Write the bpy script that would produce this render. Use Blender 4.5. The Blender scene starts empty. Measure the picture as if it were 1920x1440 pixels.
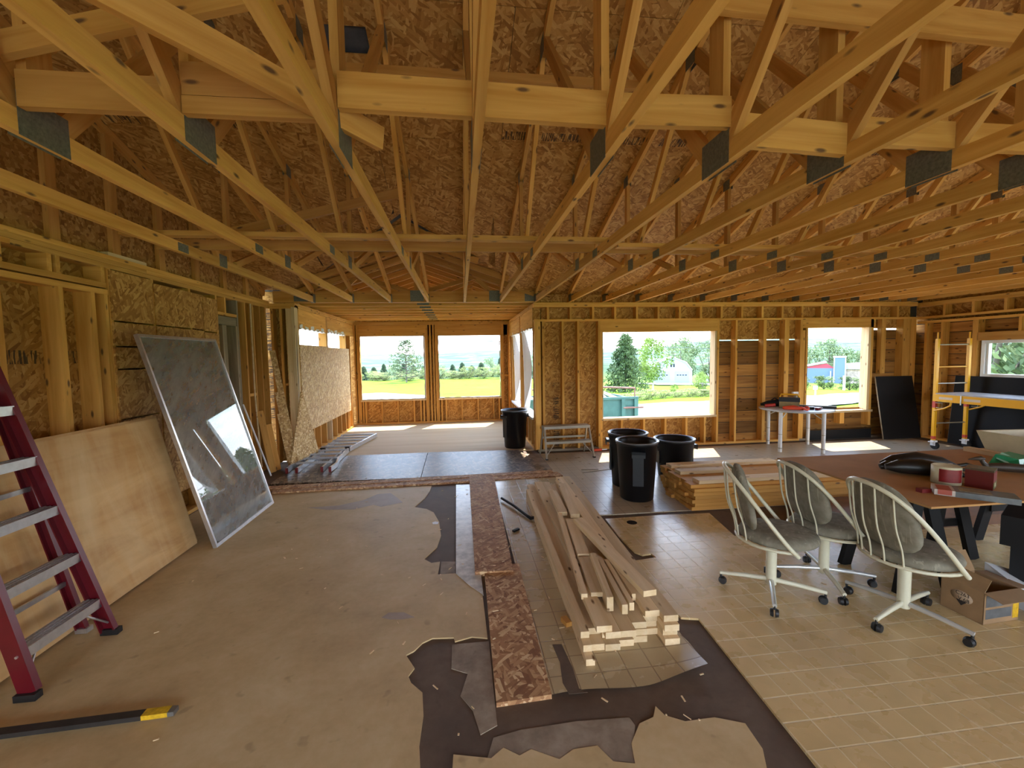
import bpy, math, random
from mathutils import Vector as V, Matrix as M
random.seed(7)
S = bpy.context.scene
COL = S.collection
# ---------------------------------------------------------------- camera, world, sun, exposure
cam = bpy.data.cameras.new('camera'); cam_o = bpy.data.objects.new('camera', cam); COL.objects.link(cam_o)
F = 807.39
yv = V((-97.06, -51.23, F)).normalized()
dn = V((.02432, 1, 0)); dn = (dn - dn.dot(yv) * yv).normalized()
xv = dn.cross(yv)
R = M((xv, yv, -dn))
right, down, fwd = R @ V((1, 0, 0)), R @ V((0, 1, 0)), R @ V((0, 0, 1))
mw = M((right, -down, -fwd)).transposed().to_4x4(); mw.translation = (0, 0, 1.7107)
cam_o.matrix_world = mw
cam.sensor_width = 36; cam.lens = F / 1920 * 36; cam.clip_end = 12000; cam.clip_start = .05
S.camera = cam_o
S.view_settings.view_transform = 'Standard'; S.view_settings.look = 'None'
S.view_settings.exposure = 3.2; S.view_settings.gamma = 1; S.view_settings.use_curve_mapping = False

W = bpy.data.worlds.new('world'); S.world = W; W.use_nodes = True
nt = W.node_tree; nt.nodes.clear()
def nd(t, ty, **k):
    n = t.nodes.new(ty)
    for a, b in k.items():
        if a in ('i', 'ins'):
            for kk, vv in b.items(): n.inputs[kk].default_value = vv
        else: setattr(n, a, b)
    return n
tc = nd(nt, 'ShaderNodeTexCoord'); sep = nd(nt, 'ShaderNodeSeparateXYZ'); nt.links.new(tc.outputs['Generated'], sep.inputs[0])
rmp = nd(nt, 'ShaderNodeValToRGB'); cr = rmp.color_ramp
cr.elements[0].position = 0.0; cr.elements[0].color = (.90, .94, 1, 1)
cr.elements[1].position = .75; cr.elements[1].color = (.16, .40, .85, 1)
e = cr.elements.new(.22); e.color = (.52, .71, 1, 1)
nt.links.new(sep.outputs[2], rmp.inputs[0])
mx = nd(nt, 'ShaderNodeMath', operation='MAXIMUM'); mx.inputs[1].default_value = 0; nt.links.new(sep.outputs[2], mx.inputs[0])
ad = nd(nt, 'ShaderNodeMath', operation='ADD'); ad.inputs[1].default_value = .12; nt.links.new(mx.outputs[0], ad.inputs[0])
cmb = nd(nt, 'ShaderNodeCombineXYZ'); 
for a in range(2):
    dv = nd(nt, 'ShaderNodeMath', operation='DIVIDE'); nt.links.new(sep.outputs[a], dv.inputs[0]); nt.links.new(ad.outputs[0], dv.inputs[1]); nt.links.new(dv.outputs[0], cmb.inputs[a])
nz = nd(nt, 'ShaderNodeTexNoise'); nz.inputs['Scale'].default_value = 1.3; nz.inputs['Detail'].default_value = 7; nz.inputs['Roughness'].default_value = .58
nt.links.new(cmb.outputs[0], nz.inputs['Vector'])
cr2 = nd(nt, 'ShaderNodeValToRGB'); cr2.color_ramp.elements[0].position = .47; cr2.color_ramp.elements[1].position = .66
nt.links.new(nz.outputs[0], cr2.inputs[0])
mix = nd(nt, 'ShaderNodeMix', data_type='RGBA'); nt.links.new(cr2.outputs[0], mix.inputs[0]); nt.links.new(rmp.outputs[0], mix.inputs[6]); mix.inputs[7].default_value = (1.08, 1.05, 1.0, 1)
bg = nd(nt, 'ShaderNodeBackground'); bg.inputs[1].default_value = 1.0; nt.links.new(mix.outputs[2], bg.inputs[0])
wo = nd(nt, 'ShaderNodeOutputWorld'); nt.links.new(bg.outputs[0], wo.inputs[0])

sl = bpy.data.lights.new('sun', 'SUN'); sl.energy = 1.7; sl.angle = .0093; sl.color = (1, .95, .86)
so = bpy.data.objects.new('sun', sl); COL.objects.link(so); so.location = (8, 20, 30)
so.rotation_euler = V((-.213, -.505, -1)).to_track_quat('-Z', 'Y').to_euler()

# ---------------------------------------------------------------- materials
MATS = {}
def newmat(name):
    m = bpy.data.materials.new(name); m.use_nodes = True; t = m.node_tree
    b = t.nodes['Principled BSDF']; MATS[name] = m
    return m, t, b
def lk(t, a, b): t.links.new(a, b)
def ramp(t, fac, cols):
    r = nd(t, 'ShaderNodeValToRGB'); c = r.color_ramp
    c.elements[0].position, c.elements[0].color = cols[0][0], (*cols[0][1], 1)
    c.elements[1].position, c.elements[1].color = cols[-1][0], (*cols[-1][1], 1)
    for p, q in cols[1:-1]:
        e = c.elements.new(p); e.color = (*q, 1)
    lk(t, fac, r.inputs[0]); return r.outputs[0]
def coords(t, scale, rot=(0, 0, 0), jitter=True, kind='Object'):
    c = nd(t, 'ShaderNodeTexCoord'); o = c.outputs[kind]
    if jitter:
        oi = nd(t, 'ShaderNodeObjectInfo'); sc = nd(t, 'ShaderNodeMath', operation='MULTIPLY'); sc.inputs[1].default_value = 37.
        lk(t, oi.outputs['Random'], sc.inputs[0]); va = nd(t, 'ShaderNodeVectorMath', operation='ADD'); lk(t, o, va.inputs[0]); lk(t, sc.outputs[0], va.inputs[1]); o = va.outputs[0]
    if any(rot):
        m0 = nd(t, 'ShaderNodeMapping'); m0.inputs['Rotation'].default_value = rot; lk(t, o, m0.inputs[0]); o = m0.outputs[0]
    mp = nd(t, 'ShaderNodeMapping'); mp.inputs['Scale'].default_value = scale; lk(t, o, mp.inputs[0])
    return mp.outputs[0]
def noise(t, vec, scale=1., detail=3, rough=.55, dist=0.):
    n = nd(t, 'ShaderNodeTexNoise'); n.inputs['Scale'].default_value = scale; n.inputs['Detail'].default_value = detail
    n.inputs['Roughness'].default_value = rough; n.inputs['Distortion'].default_value = dist; lk(t, vec, n.inputs['Vector']); return n.outputs[0]
def mixc(t, fac, a, b, blend='MIX'):
    n = nd(t, 'ShaderNodeMix', data_type='RGBA', blend_type=blend)
    for i, x in ((0, fac), (6, a), (7, b)):
        if isinstance(x, bpy.types.NodeSocket): lk(t, x, n.inputs[i])
        elif i == 0: n.inputs[0].default_value = x
        else: n.inputs[i].default_value = (*x, 1)
    return n.outputs[2]
def mth(t, op, a, b=0.):
    n = nd(t, 'ShaderNodeMath', operation=op)
    for i, x in enumerate((a, b)):
        if isinstance(x, bpy.types.NodeSocket): lk(t, x, n.inputs[i])
        else: n.inputs[i].default_value = x
    return n.outputs[0]
def bump(t, b, h, strength=.3, dist=.002):
    n = nd(t, 'ShaderNodeBump'); n.inputs['Strength'].default_value = strength; n.inputs['Distance'].default_value = dist
    lk(t, h, n.inputs['Height']); lk(t, n.outputs[0], b.inputs['Normal'])
def plain(name, col, rough=.5, metal=0., spec=.5, var=0., vs=8.):
    m, t, b = newmat(name); b.inputs['Roughness'].default_value = rough; b.inputs['Metallic'].default_value = metal
    b.inputs['Specular IOR Level'].default_value = spec
    if var:
        n = noise(t, coords(t, (vs,) * 3), 1, 4, .6)
        lk(t, ramp(t, n, [(.3, tuple(c * (1 - var) for c in col)), (.7, tuple(min(1, c * (1 + var)) for c in col))]), b.inputs['Base Color'])
    else:
        n = noise(t, coords(t, (40,) * 3), 1, 2); lk(t, mixc(t, n, tuple(c * .94 for c in col), tuple(min(1, c * 1.06) for c in col)), b.inputs['Base Color'])
    return m
def wood(name, dark, light, knot=(.18, .09, .035), rough=.75, knots=True, vary=.28, gs=1.):
    m, t, b = newmat(name); b.inputs['Roughness'].default_value = rough; b.inputs['Specular IOR Level'].default_value = .25
    v = coords(t, (1.1 * gs, 16 * gs, 16 * gs)); n = noise(t, v, 1, 4, .6, .6)
    c = ramp(t, n, [(.28, dark), (.52, tuple((x + y) / 2 for x, y in zip(dark, light))), (.75, light)])
    if knots:
        vo = nd(t, 'ShaderNodeTexVoronoi'); lk(t, coords(t, (4.4, 13, 13)), vo.inputs['Vector']); vo.inputs['Scale'].default_value = 1
        k = ramp(t, vo.outputs['Distance'], [(.08, (1, 1, 1)), (.17, (0, 0, 0))]); c = mixc(t, k, c, knot)
    oi = nd(t, 'ShaderNodeObjectInfo'); val = mth(t, 'ADD', mth(t, 'MULTIPLY', oi.outputs['Random'], vary), 1 - vary * .6)
    hs = nd(t, 'ShaderNodeHueSaturation'); lk(t, val, hs.inputs['Value']); lk(t, c, hs.inputs['Color'])
    lk(t, hs.outputs[0], b.inputs['Base Color']); bump(t, b, n, .25, .002)
    return m
def osb(name, cols, band=None, s=1., rough=.7):
    m, t, b = newmat(name); b.inputs['Roughness'].default_value = rough; b.inputs['Specular IOR Level'].default_value = .25
    outs = []
    for rot in (.25, 1.35, 2.45):
        vo = nd(t, 'ShaderNodeTexVoronoi'); vo.inputs['Scale'].default_value = 1
        lk(t, coords(t, (10.5 * s, 42 * s, 30 * s), (0, 0, rot)), vo.inputs['Vector']); sp = nd(t, 'ShaderNodeSeparateColor'); lk(t, vo.outputs['Color'], sp.inputs[0]); outs.append(sp)
    a = outs[0].outputs[0]
    for k, th in ((1, .5), (2, .6)):
        st = mth(t, 'GREATER_THAN', outs[k].outputs[1], th); mm = nd(t, 'ShaderNodeMix'); lk(t, st, mm.inputs[0]); lk(t, a, mm.inputs[2]); lk(t, outs[k].outputs[0], mm.inputs[3]); a = mm.outputs[0]
    n = noise(t, coords(t, (40, 40, 40)), 1, 3); a2 = mth(t, 'ADD', mth(t, 'MULTIPLY', a, .8), mth(t, 'MULTIPLY', n, .2))
    c = ramp(t, a2, cols)
    if band is not None:
        tcn = nd(t, 'ShaderNodeTexCoord'); sp = nd(t, 'ShaderNodeSeparateXYZ'); lk(t, tcn.outputs['Object'], sp.inputs[0])
        for y0, hw in band:
            inb = mth(t, 'LESS_THAN', mth(t, 'ABSOLUTE', mth(t, 'SUBTRACT', sp.outputs[1], y0)), hw)
            w1 = nd(t, 'ShaderNodeTexNoise'); w1.inputs['Scale'].default_value = 1; w1.inputs['Detail'].default_value = 1
            lk(t, coords(t, (85, 6, 1)), w1.inputs['Vector']); bars = mth(t, 'GREATER_THAN', w1.outputs[0], .5)
            w2 = noise(t, coords(t, (5, 1, 1)), 1, 0); seg = mth(t, 'GREATER_THAN', w2, .42)
            c = mixc(t, mth(t, 'MULTIPLY', mth(t, 'MULTIPLY', inb, mth(t, 'MULTIPLY', bars, seg)), .85), c, (.03, .022, .016))
    lk(t, c, b.inputs['Base Color']); bump(t, b, a, .35, .003)
    return m
LUM = wood('lumber', (.60, .275, .048), (.84, .475, .125))
LUMP = wood('lumber_pale', (.62, .43, .22), (.80, .62, .38))
LUMO = wood('lumber_orange', (.48, .215, .042), (.66, .35, .09))
PLANK = wood('old_plank', (.24, .10, .022), (.52, .26, .066), knot=(.10, .04, .012), vary=.75)
GREYW = wood('grey_weathered', (.22, .17, .11), (.40, .32, .22))
PLY = wood('plywood', (.54, .295, .10), (.72, .455, .195), knots=False, gs=.35, vary=.1)
def stained(m, c, amt, sc):
    t = m.node_tree; b = t.nodes['Principled BSDF']; src = b.inputs['Base Color'].links[0].from_socket
    n = noise(t, coords(t, sc), 1, 5, .6, 1.2); lk(t, mixc(t, mth(t, 'MULTIPLY', ramp(t, n, [(.45, (0, 0, 0)), (.72, (1, 1, 1))]), amt), src, c), b.inputs['Base Color'])
stained(PLY, (.40, .185, .055), .7, (1.2, 3, 3)); stained(PLY, (.78, .60, .34), .5, (2.6, 1.1, .7))
PLYD = wood('plywood_floor', (.46, .305, .15), (.61, .43, .235), knots=False, gs=.4, vary=.1)
OC = [(.08, (.29, .12, .022)), (.35, (.43, .20, .044)), (.65, (.55, .28, .068)), (.92, (.68, .39, .118))]
OSB = osb('osb', OC)
OSBR = osb('osb_roof', OC, band=[(.535, .05)])
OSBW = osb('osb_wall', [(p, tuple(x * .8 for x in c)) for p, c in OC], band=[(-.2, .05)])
OSBP = osb('osb_pale', [(.1, (.36, .195, .07)), (.45, (.54, .33, .13)), (.7, (.66, .44, .19)), (.92, (.80, .62, .35))], s=1.25)
OSBF = osb('osb_floor_strip', [(.1, (.22, .095, .04)), (.45, (.40, .20, .085)), (.7, (.52, .30, .14)), (.92, (.70, .48, .26))], s=1.2)

def floor_mat(name, c1, c2, c3, rough, sc=2.2, spk=.0):
    m, t, b = newmat(name); v = coords(t, (1, 1, 1), jitter=False)
    n = noise(t, v, sc, 6, .62, .3); n2 = noise(t, v, 22, 4, .6)
    c = ramp(t, mth(t, 'ADD', mth(t, 'MULTIPLY', n, .8), mth(t, 'MULTIPLY', n2, .2)), [(.3, c1), (.5, c2), (.68, c3)])
    n3 = noise(t, v, 9, 2); d = ramp(t, n3, [(.66, (0, 0, 0)), (.74, (1, 1, 1))]); c = mixc(t, mth(t, 'MULTIPLY', d, .35), c, tuple(x * .45 for x in c1))
    lk(t, c, b.inputs['Base Color']); b.inputs['Roughness'].default_value = rough
    lk(t, mth(t, 'ADD', mth(t, 'MULTIPLY', n, .3), rough - .15), b.inputs['Roughness']); bump(t, b, n2, .12, .002)
    return m
TAN = floor_mat('underlay_tan', (.42, .285, .12), (.565, .40, .19), (.66, .495, .27), .62, 1.6)
PEEL = floor_mat('peeled_underlay', (.30, .22, .15), (.38, .29, .205), (.46, .37, .275), .6)
BROWN = floor_mat('subfloor_brown', (.08, .048, .028), (.12, .076, .047), (.16, .107, .070), .75, 3)
GREYF = floor_mat('subfloor_grey', (.17, .12, .078), (.27, .20, .135), (.38, .30, .215), .7, 7)
WETO = osb('wet_dark_osb', [(.1, (.045, .028, .015)), (.45, (.115, .075, .043)), (.7, (.20, .14, .085)), (.92, (.36, .28, .19))], s=.9, rough=.4)
WETF = floor_mat('wet_dark_sheet', (.09, .06, .038), (.20, .145, .095), (.46, .38, .29), .5, 9)
def vinyl(name, c1, c2, line, rough, ang=0., pitch=.1432, wet=True):
    m, t, b = newmat(name); v = coords(t, (1, 1, 1), (0, 0, ang), jitter=False)
    br = nd(t, 'ShaderNodeTexBrick'); br.offset = 0; br.squash = 1
    br.inputs['Scale'].default_value = 1; br.inputs['Brick Width'].default_value = pitch; br.inputs['Row Height'].default_value = pitch
    br.inputs['Mortar Size'].default_value = .0045; br.inputs['Mortar Smooth'].default_value = .5; br.inputs['Bias'].default_value = 0
    br.inputs['Color1'].default_value = (*c1, 1); br.inputs['Color2'].default_value = (*c2, 1); br.inputs['Mortar'].default_value = (*line, 1); lk(t, v, br.inputs['Vector'])
    n = noise(t, v, 2.6, 5, .62); c = mixc(t, mth(t, 'MULTIPLY', ramp(t, n, [(.45, (0, 0, 0)), (.8, (1, 1, 1))]), .35), br.outputs['Color'], tuple(x * .5 for x in c1))
    lk(t, c, b.inputs['Base Color']); n2 = noise(t, v, 5, 4)
    lk(t, mth(t, 'ADD', mth(t, 'MULTIPLY', n2, .16), rough + .02), b.inputs['Roughness'])
    h = mth(t, 'SUBTRACT', mth(t, 'MULTIPLY', noise(t, v, 30, 2), .35), br.outputs['Fac']); bump(t, b, h, .5, .003)
    return m
VINA = vinyl('vinyl_tile', (.52, .40, .23), (.47, .36, .20), (.30, .21, .12), .16)
VINB = vinyl('vinyl_tile_amber', (.70, .50, .235), (.64, .455, .21), (.80, .64, .38), .18)
VINC = vinyl('vinyl_tile_pale', (.48, .385, .255), (.45, .36, .235), (.30, .225, .14), .2)
WHITEV = plain('vinyl_back_white', (.55, .52, .47), .3, var=.35, vs=14)
STEEL = plain('galvanised_plate', (.17, .165, .13), .5, .35, var=.3, vs=60)
BLACKP = plain('black_plastic', (.005, .0055, .007), .36, spec=.35)
BLACKM = plain('black_matt', (.005, .0045, .0045), .65, spec=.3)
RUBBER = plain('black_rubber', (.01, .01, .01), .5)
REDF = plain('red_fibreglass', (.115, .002, .008), .35, var=.12)
ALU = plain('aluminium', (.62, .62, .62), .33, .85, var=.12, vs=20)
ALUP = plain('aluminium_tread', (.46, .46, .47), .45, .6, var=.3, vs=90)
CREAM = plain('cream_enamel', (.62, .58, .42), .3)
CHROME = plain('chrome_white', (.66, .66, .62), .22, .5)
YEL = plain('yellow_paint', (.80, .40, .012), .36)
WHITEP = plain('white_paint', (.75, .74, .72), .4)
WHITEG = plain('white_vinyl_frame', (.72, .72, .70), .35)
DKRED = plain('dark_red', (.16, .012, .012), .4)
ORANGE = plain('orange_plastic', (.75, .07, .02), .4)
CARD = plain('cardboard', (.28, .165, .075), .8, var=.15)
CARDD = plain('cardboard_inside', (.10, .055, .03), .85, var=.2)
# ---------------------------------------------------------------- builders
def link(o, parent=None):
    COL.objects.link(o)
    if parent is not None: o.parent = parent
    return o
def tag(o, label, cat=None, group=None, kind=None):
    o['label'] = label
    if cat: o['category'] = cat
    if group: o['group'] = group
    if kind: o['kind'] = kind
    return o
def empty(name, loc=(0, 0, 0), rz=0., label=None, cat=None, group=None, kind=None):
    o = bpy.data.objects.new(name, None); o.empty_display_size = .1; o.location = loc; o.rotation_euler = (0, 0, rz); link(o)
    if label: tag(o, label, cat, group, kind)
    elif kind: o['kind'] = kind
    return o
_bx = {}
def box_mesh(lx, ly, lz, mat):
    k = (round(lx, 3), round(ly, 3), round(lz, 3), mat.name)
    if k not in _bx:
        a, b, c = lx / 2, ly / 2, lz / 2
        me = bpy.data.meshes.new('board')
        me.from_pydata([(x, y, z) for x in (-a, a) for y in (-b, b) for z in (-c, c)], [],
                       [(0, 1, 3, 2), (4, 6, 7, 5), (0, 4, 5, 1), (2, 3, 7, 6), (0, 2, 6, 4), (1, 5, 7, 3)])
        me.materials.append(mat); _bx[k] = me
    return _bx[k]
def board(name, p0, p1, w, t, mat, parent=None, up=(0, 0, 1)):
    """board along p0-p1; w = size along `up`, t = size across"""
    p0, p1 = V(p0), V(p1); x = (p1 - p0); L = x.length; x.normalize(); z = V(up); z = (z - z.dot(x) * x)
    if z.length < 1e-4: z = V((0, 1, 0)); z = z - z.dot(x) * x
    z.normalize(); y = z.cross(x)
    o = bpy.data.objects.new(name, box_mesh(L, t, w, mat)); m = M((x, y, z)).transposed().to_4x4(); m.translation = (p0 + p1) / 2
    o.matrix_basis = m; return link(o, parent)
def bxo(name, b, mat, parent=None):
    """axis aligned board/panel given bounds x0,x1,y0,y1,z0,z1; grain along the longest side"""
    s = [b[1] - b[0], b[3] - b[2], b[5] - b[4]]; od = sorted(range(3), key=lambda i: -s[i])
    ax = [V((1, 0, 0)), V((0, 1, 0)), V((0, 0, 1))]; x, y = ax[od[0]], ax[od[1]]; z = x.cross(y)
    o = bpy.data.objects.new(name, box_mesh(s[od[0]], s[od[1]], s[od[2]], mat)); m = M((x, y, z)).transposed().to_4x4()
    m.translation = ((b[0] + b[1]) / 2, (b[2] + b[3]) / 2, (b[4] + b[5]) / 2); o.matrix_basis = m
    return link(o, parent)
class MB:
    def __init__(s): s.v = []; s.f = []; s.sm = []
    def add(s, vs, fs, smooth=False, mat=None):
        n = len(s.v); s.v += [tuple(mat @ V(p)) if mat else tuple(p) for p in vs]
        s.f += [tuple(i + n for i in f) for f in fs]; s.sm += [smooth] * len(fs); return s
    def box(s, x0, x1, y0, y1, z0, z1, mat=None):
        return s.add([(x, y, z) for x in (x0, x1) for y in (y0, y1) for z in (z0, z1)],
                     [(0, 1, 3, 2), (4, 6, 7, 5), (0, 4, 5, 1), (2, 3, 7, 6), (0, 2, 6, 4), (1, 5, 7, 3)], False, mat)
    def bar(s, p0, p1, w, t, up=(0, 0, 1)):
        p0, p1 = V(p0), V(p1); x = p1 - p0; L = x.length; x.normalize(); z = V(up); z = z - z.dot(x) * x
        if z.length < 1e-4: z = V((0, 1, 0)) - V((0, 1, 0)).dot(x) * x
        z.normalize(); y = z.cross(x); m = M((x, y, z)).transposed().to_4x4(); m.translation = (p0 + p1) / 2
        return s.box(-L / 2, L / 2, -t / 2, t / 2, -w / 2, w / 2, m)
    def tube(s, pts, r, seg=8, cap=True, closed=False):
        pts = [V(p) for p in pts]; n = len(pts); rs = r if isinstance(r, (list, tuple)) else [r] * n
        vs = []; fs = []; prev = None
        for i, p in enumerate(pts):
            if closed: d = pts[(i + 1) % n] - pts[i - 1]
            else: d = pts[min(i + 1, n - 1)] - pts[max(i - 1, 0)]
            d.normalize()
            a = prev if prev is not None else (V((0, 0, 1)) if abs(d.z) < .9 else V((1, 0, 0)))
            a = (a - a.dot(d) * d)
            if a.length < 1e-5: a = d.orthogonal()
            a.normalize(); prev = a; b = d.cross(a)
            for k in range(seg):
                q = 2 * math.pi * k / seg; vs.append(p + (a * math.cos(q) + b * math.sin(q)) * rs[i])
        for i in range(n if closed else n - 1):
            j = (i + 1) % n
            for k in range(seg): k2 = (k + 1) % seg; fs.append((i * seg + k, i * seg + k2, j * seg + k2, j * seg + k))
        s.add(vs, fs, True)
        if cap and not closed:
            s.add(vs[:seg], [tuple(range(seg))[::-1]]); s.add(vs[-seg:], [tuple(range(seg))])
        return s
    def lathe(s, prof, seg=24, mat=None, smooth=True, sx=1., sy=1.):
        vs = []; fs = []
        for (r, z) in prof:
            for k in range(seg): q = 2 * math.pi * k / seg; vs.append((r * math.cos(q) * sx, r * math.sin(q) * sy, z))
        for i in range(len(prof) - 1):
            for k in range(seg): k2 = (k + 1) % seg; fs.append((i * seg + k, i * seg + k2, (i + 1) * seg + k2, (i + 1) * seg + k))
        s.add(vs, fs, smooth, mat)
        for i, rev in ((0, True), (len(prof) - 1, False)):
            if prof[i][0] > 1e-4:
                ids = tuple(range(seg)); s.add([vs[i * seg + k] for k in range(seg)], [ids[::-1] if rev else ids], False, mat)
        return s
    def prism(s, poly, t, mat=None):
        """poly in XY, extruded z 0..t"""
        n = len(poly); ar = sum(poly[i][0] * poly[(i + 1) % n][1] - poly[(i + 1) % n][0] * poly[i][1] for i in range(n))
        if ar < 0: poly = poly[::-1]
        vs = [(x, y, 0) for x, y in poly] + [(x, y, t) for x, y in poly]
        return s.add(vs, [tuple(range(n))[::-1], tuple(range(n, 2 * n))] + [(i, (i + 1) % n, n + (i + 1) % n, n + i) for i in range(n)], False, mat)
    def grid(s, fn, nu, nv, smooth=True, mat=None):
        vs = [fn(i / nu, j / nv) for i in range(nu + 1) for j in range(nv + 1)]
        return s.add(vs, [(i * (nv + 1) + j, (i + 1) * (nv + 1) + j, (i + 1) * (nv + 1) + j + 1, i * (nv + 1) + j + 1) for i in range(nu) for j in range(nv)], smooth, mat)
    def mesh(s, name, mat):
        me = bpy.data.meshes.new(name); me.from_pydata(s.v, [], s.f); me.materials.append(mat)
        me.polygons.foreach_set('use_smooth', s.sm); me.update(); return me
    def build(s, name, mat, parent=None, loc=None):
        o = bpy.data.objects.new(name, s.mesh(name, mat))
        if loc is not None: o.location = loc
        return link(o, parent)
def copy_tree(o, parent=None):
    c = o.copy(); link(c); c.parent = parent
    for ch in list(o.children): copy_tree(ch, c)
    return c
PI = math.pi
YW, YA, XL, XR, YF = 7.445, 11.3, -3.05, 8.85, -3.245      # room faces
AXL, AXR = -2.66, 1.29                                      # alcove side faces
ZC = 2.63                                                   # truss bearing
def zr(y): return 3.70 + (4.845 - (y if y > 2.1 else 4.2 - y)) / 3   # underside of the roof sheathing

# ---------------------------------------------------------------- floor
fl = empty('floor', kind='structure', label='bare subfloor with worn vinyl, underlay and plywood patches')
MB().box(XL - .2, XR + .2, YF, YW + .15, -.2, -.012).build('subfloor', BROWN, fl)
MB().box(AXL - .2, AXR + .2, YW + .15, YA + .2, -.2, -.012).build('subfloor', BROWN, fl)
def sheet(name, poly, t, mat, z=-.012, label=None):
    n = len(poly); o = MB().prism([(x, y) for x, y in poly], t).build(name, mat, fl, (0, 0, z))
    if label: o['label'] = label
    return o
tanp = [(-0.429, 5.52), (-.47, 5.25), (-0.564, 4.947), (-.42, 4.86), (-0.334, 4.738), (-.26, 4.45), (-0.225, 4.101), (-.25, 3.85), (-0.348, 3.633), (-.28, 3.55), (-0.21, 3.564), (-0.217, 3.35), (-0.079, 3.346), (0.0, 3.2), (0.119, 3.006), (0.124, 2.523), (.03, 2.55), (-0.073, 2.52), (-0.08, 2.558), (-0.21, 2.571), (-0.268, 2.535), (-.31, 2.47), (-0.353, 2.44), (-0.293, 2.328), (-.32, 2.27), (-0.299, 2.218), (-0.234, 2.143), (-0.217, 2.001), (-0.222, 1.841), (-0.207, 1.726), (-.2, -3.2), (-3.04, -3.2), (-3.04, 5.75), (-.42, 5.75)]
sheet('underlay_sheet', tanp, .008, TAN, label='tan underlay sheet with a torn ragged edge')
sheet('underlay_sheet', [(-0.074, 1.708), (-0.071, 1.776), (0.09, 1.736), (0.147, 1.779), (0.212, 1.732), (0.267, 1.755), (0.378, 1.692), (.45, 1.73), (0.558, 1.733), (0.601, 1.652), (0.688, 1.63), (0.71, 1.723), (0.787, 1.816), (0.866, 1.841), (0.905, 1.90), (0.925, 1.843), (1.003, 1.798), (1.15, 1.80), (1.27, 1.75), (1.26, 1.62), (1.17, 1.45), (1.0, -3.2), (-.08, -3.2)], .006, TAN)
sheet('plywood_patch', [(0.06, 1.70), (0.107, 1.836), (0.237, 1.86), (.5, 1.87), (0.754, 1.857), (0.764, 1.811), (0.722, 1.729), (0.70, 1.60)], .004, GREYF, label='grey weathered plywood with torn veneer')
sheet('plywood_patch', [(-.2, 3.34), (-.08, 3.34), (-.08, 3.55), (-.2, 3.57)], .005, GREYF)
sheet('underlay_sheet', [(-.09, 2.5), (.13, 2.5), (.13, 1.9), (.05, 1.86), (.02, 2.0), (-.04, 2.1), (0, 2.25), (-.09, 2.3)], .004, GREYF)
sheet('peeled_patch', [(-1.80, 5.13), (-1.45, 5.15), (-1.20, 5.30), (-1.08, 5.50), (-.92, 5.52), (-.80, 5.30), (-.72, 5.13), (-.95, 5.02), (-1.05, 5.10), (-1.25, 4.98), (-1.55, 5.02)], .0008, PEEL, -.0042, label='peeled patch of tan underlay')
sheet('peeled_patch', [(-.56, 2.83), (-.52, 2.88), (-.42, 2.87), (-.34, 2.80), (-.42, 2.79), (-.5, 2.80)], .0008, PEEL, -.0042)
sheet('vinyl_strip', [(-0.097, 5.72), (0.10, 5.70), (0.12, 3.3), (0.125, 3.0), (.03, 3.14), (-0.075, 3.336)], .012, WHITEV, label='white glossy strip of lifted vinyl')
# sheet of vinyl under the lumber pile, its near corner curling up
cA = [V((.41, 5.9, 0)), V((1.40, 5.9, 0)), V((.405, 2.03, 0)), V((1.30, 2.035, 0))]
def vA(u, w):
    p = (cA[0] * (1 - u) + cA[1] * u) * (1 - w) + (cA[2] * (1 - u) + cA[3] * u) * w
    wob = .012 * math.sin(w * 19) * u + (.02 * math.sin(u * 14) if w > .97 else 0); p.x += wob if .1 < w < .93 else 0; p.y += .012 * math.sin(u * 9) * (w > .9)
    d = max(0, 1 - ((1 - u) * 1.0 + (1 - w) * 4.2) / .42); p.z = .001 + .045 * d * d; p.x -= .02 * d; p.y += .03 * d
    return p
MB().grid(vA, 22, 60).build('vinyl_sheet', VINA, fl)['label'] = 'beige tile-pattern vinyl with a curled corner'
sheet('torn_strip', [(0.50, 2.40), (0.555, 2.395), (.57, 2.2), (0.565, 2.05), (.60, 2.02), (0.505, 2.022), (.49, 2.1), (.51, 2.25)], .0018, BROWN, .0004)
sheet('vinyl_sheet', [(1.459, 4.239), (2.05, 4.25), (2.601, 4.22), (2.50, 3.642), (3.0, 3.60), (3.6, 4.25), (8.6, 4.25), (8.6, -3.2), (1.2, -3.2), (1.36, .9), (1.421, 1.504), (1.485, 2.513), (1.38, 2.54), (1.36, 2.782), (1.335, 3.318), (1.46, 3.33), (1.594, 3.352), (1.58, 3.42), (1.50, 3.41), (1.457, 3.473), (1.44, 3.8)], .0135, VINB, label='amber tile-pattern vinyl sheet with a straight cut edge')
sheet('vinyl_sheet', [(.42, 4.33), (1.4, 4.36), (3.0, 4.33), (8.6, 4.3), (8.6, 7.30), (1.33, 7.30), (1.33, 6.2), (.42, 5.9)], .0115, VINC, label='pale wet tile-pattern vinyl along the window wall')
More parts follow.
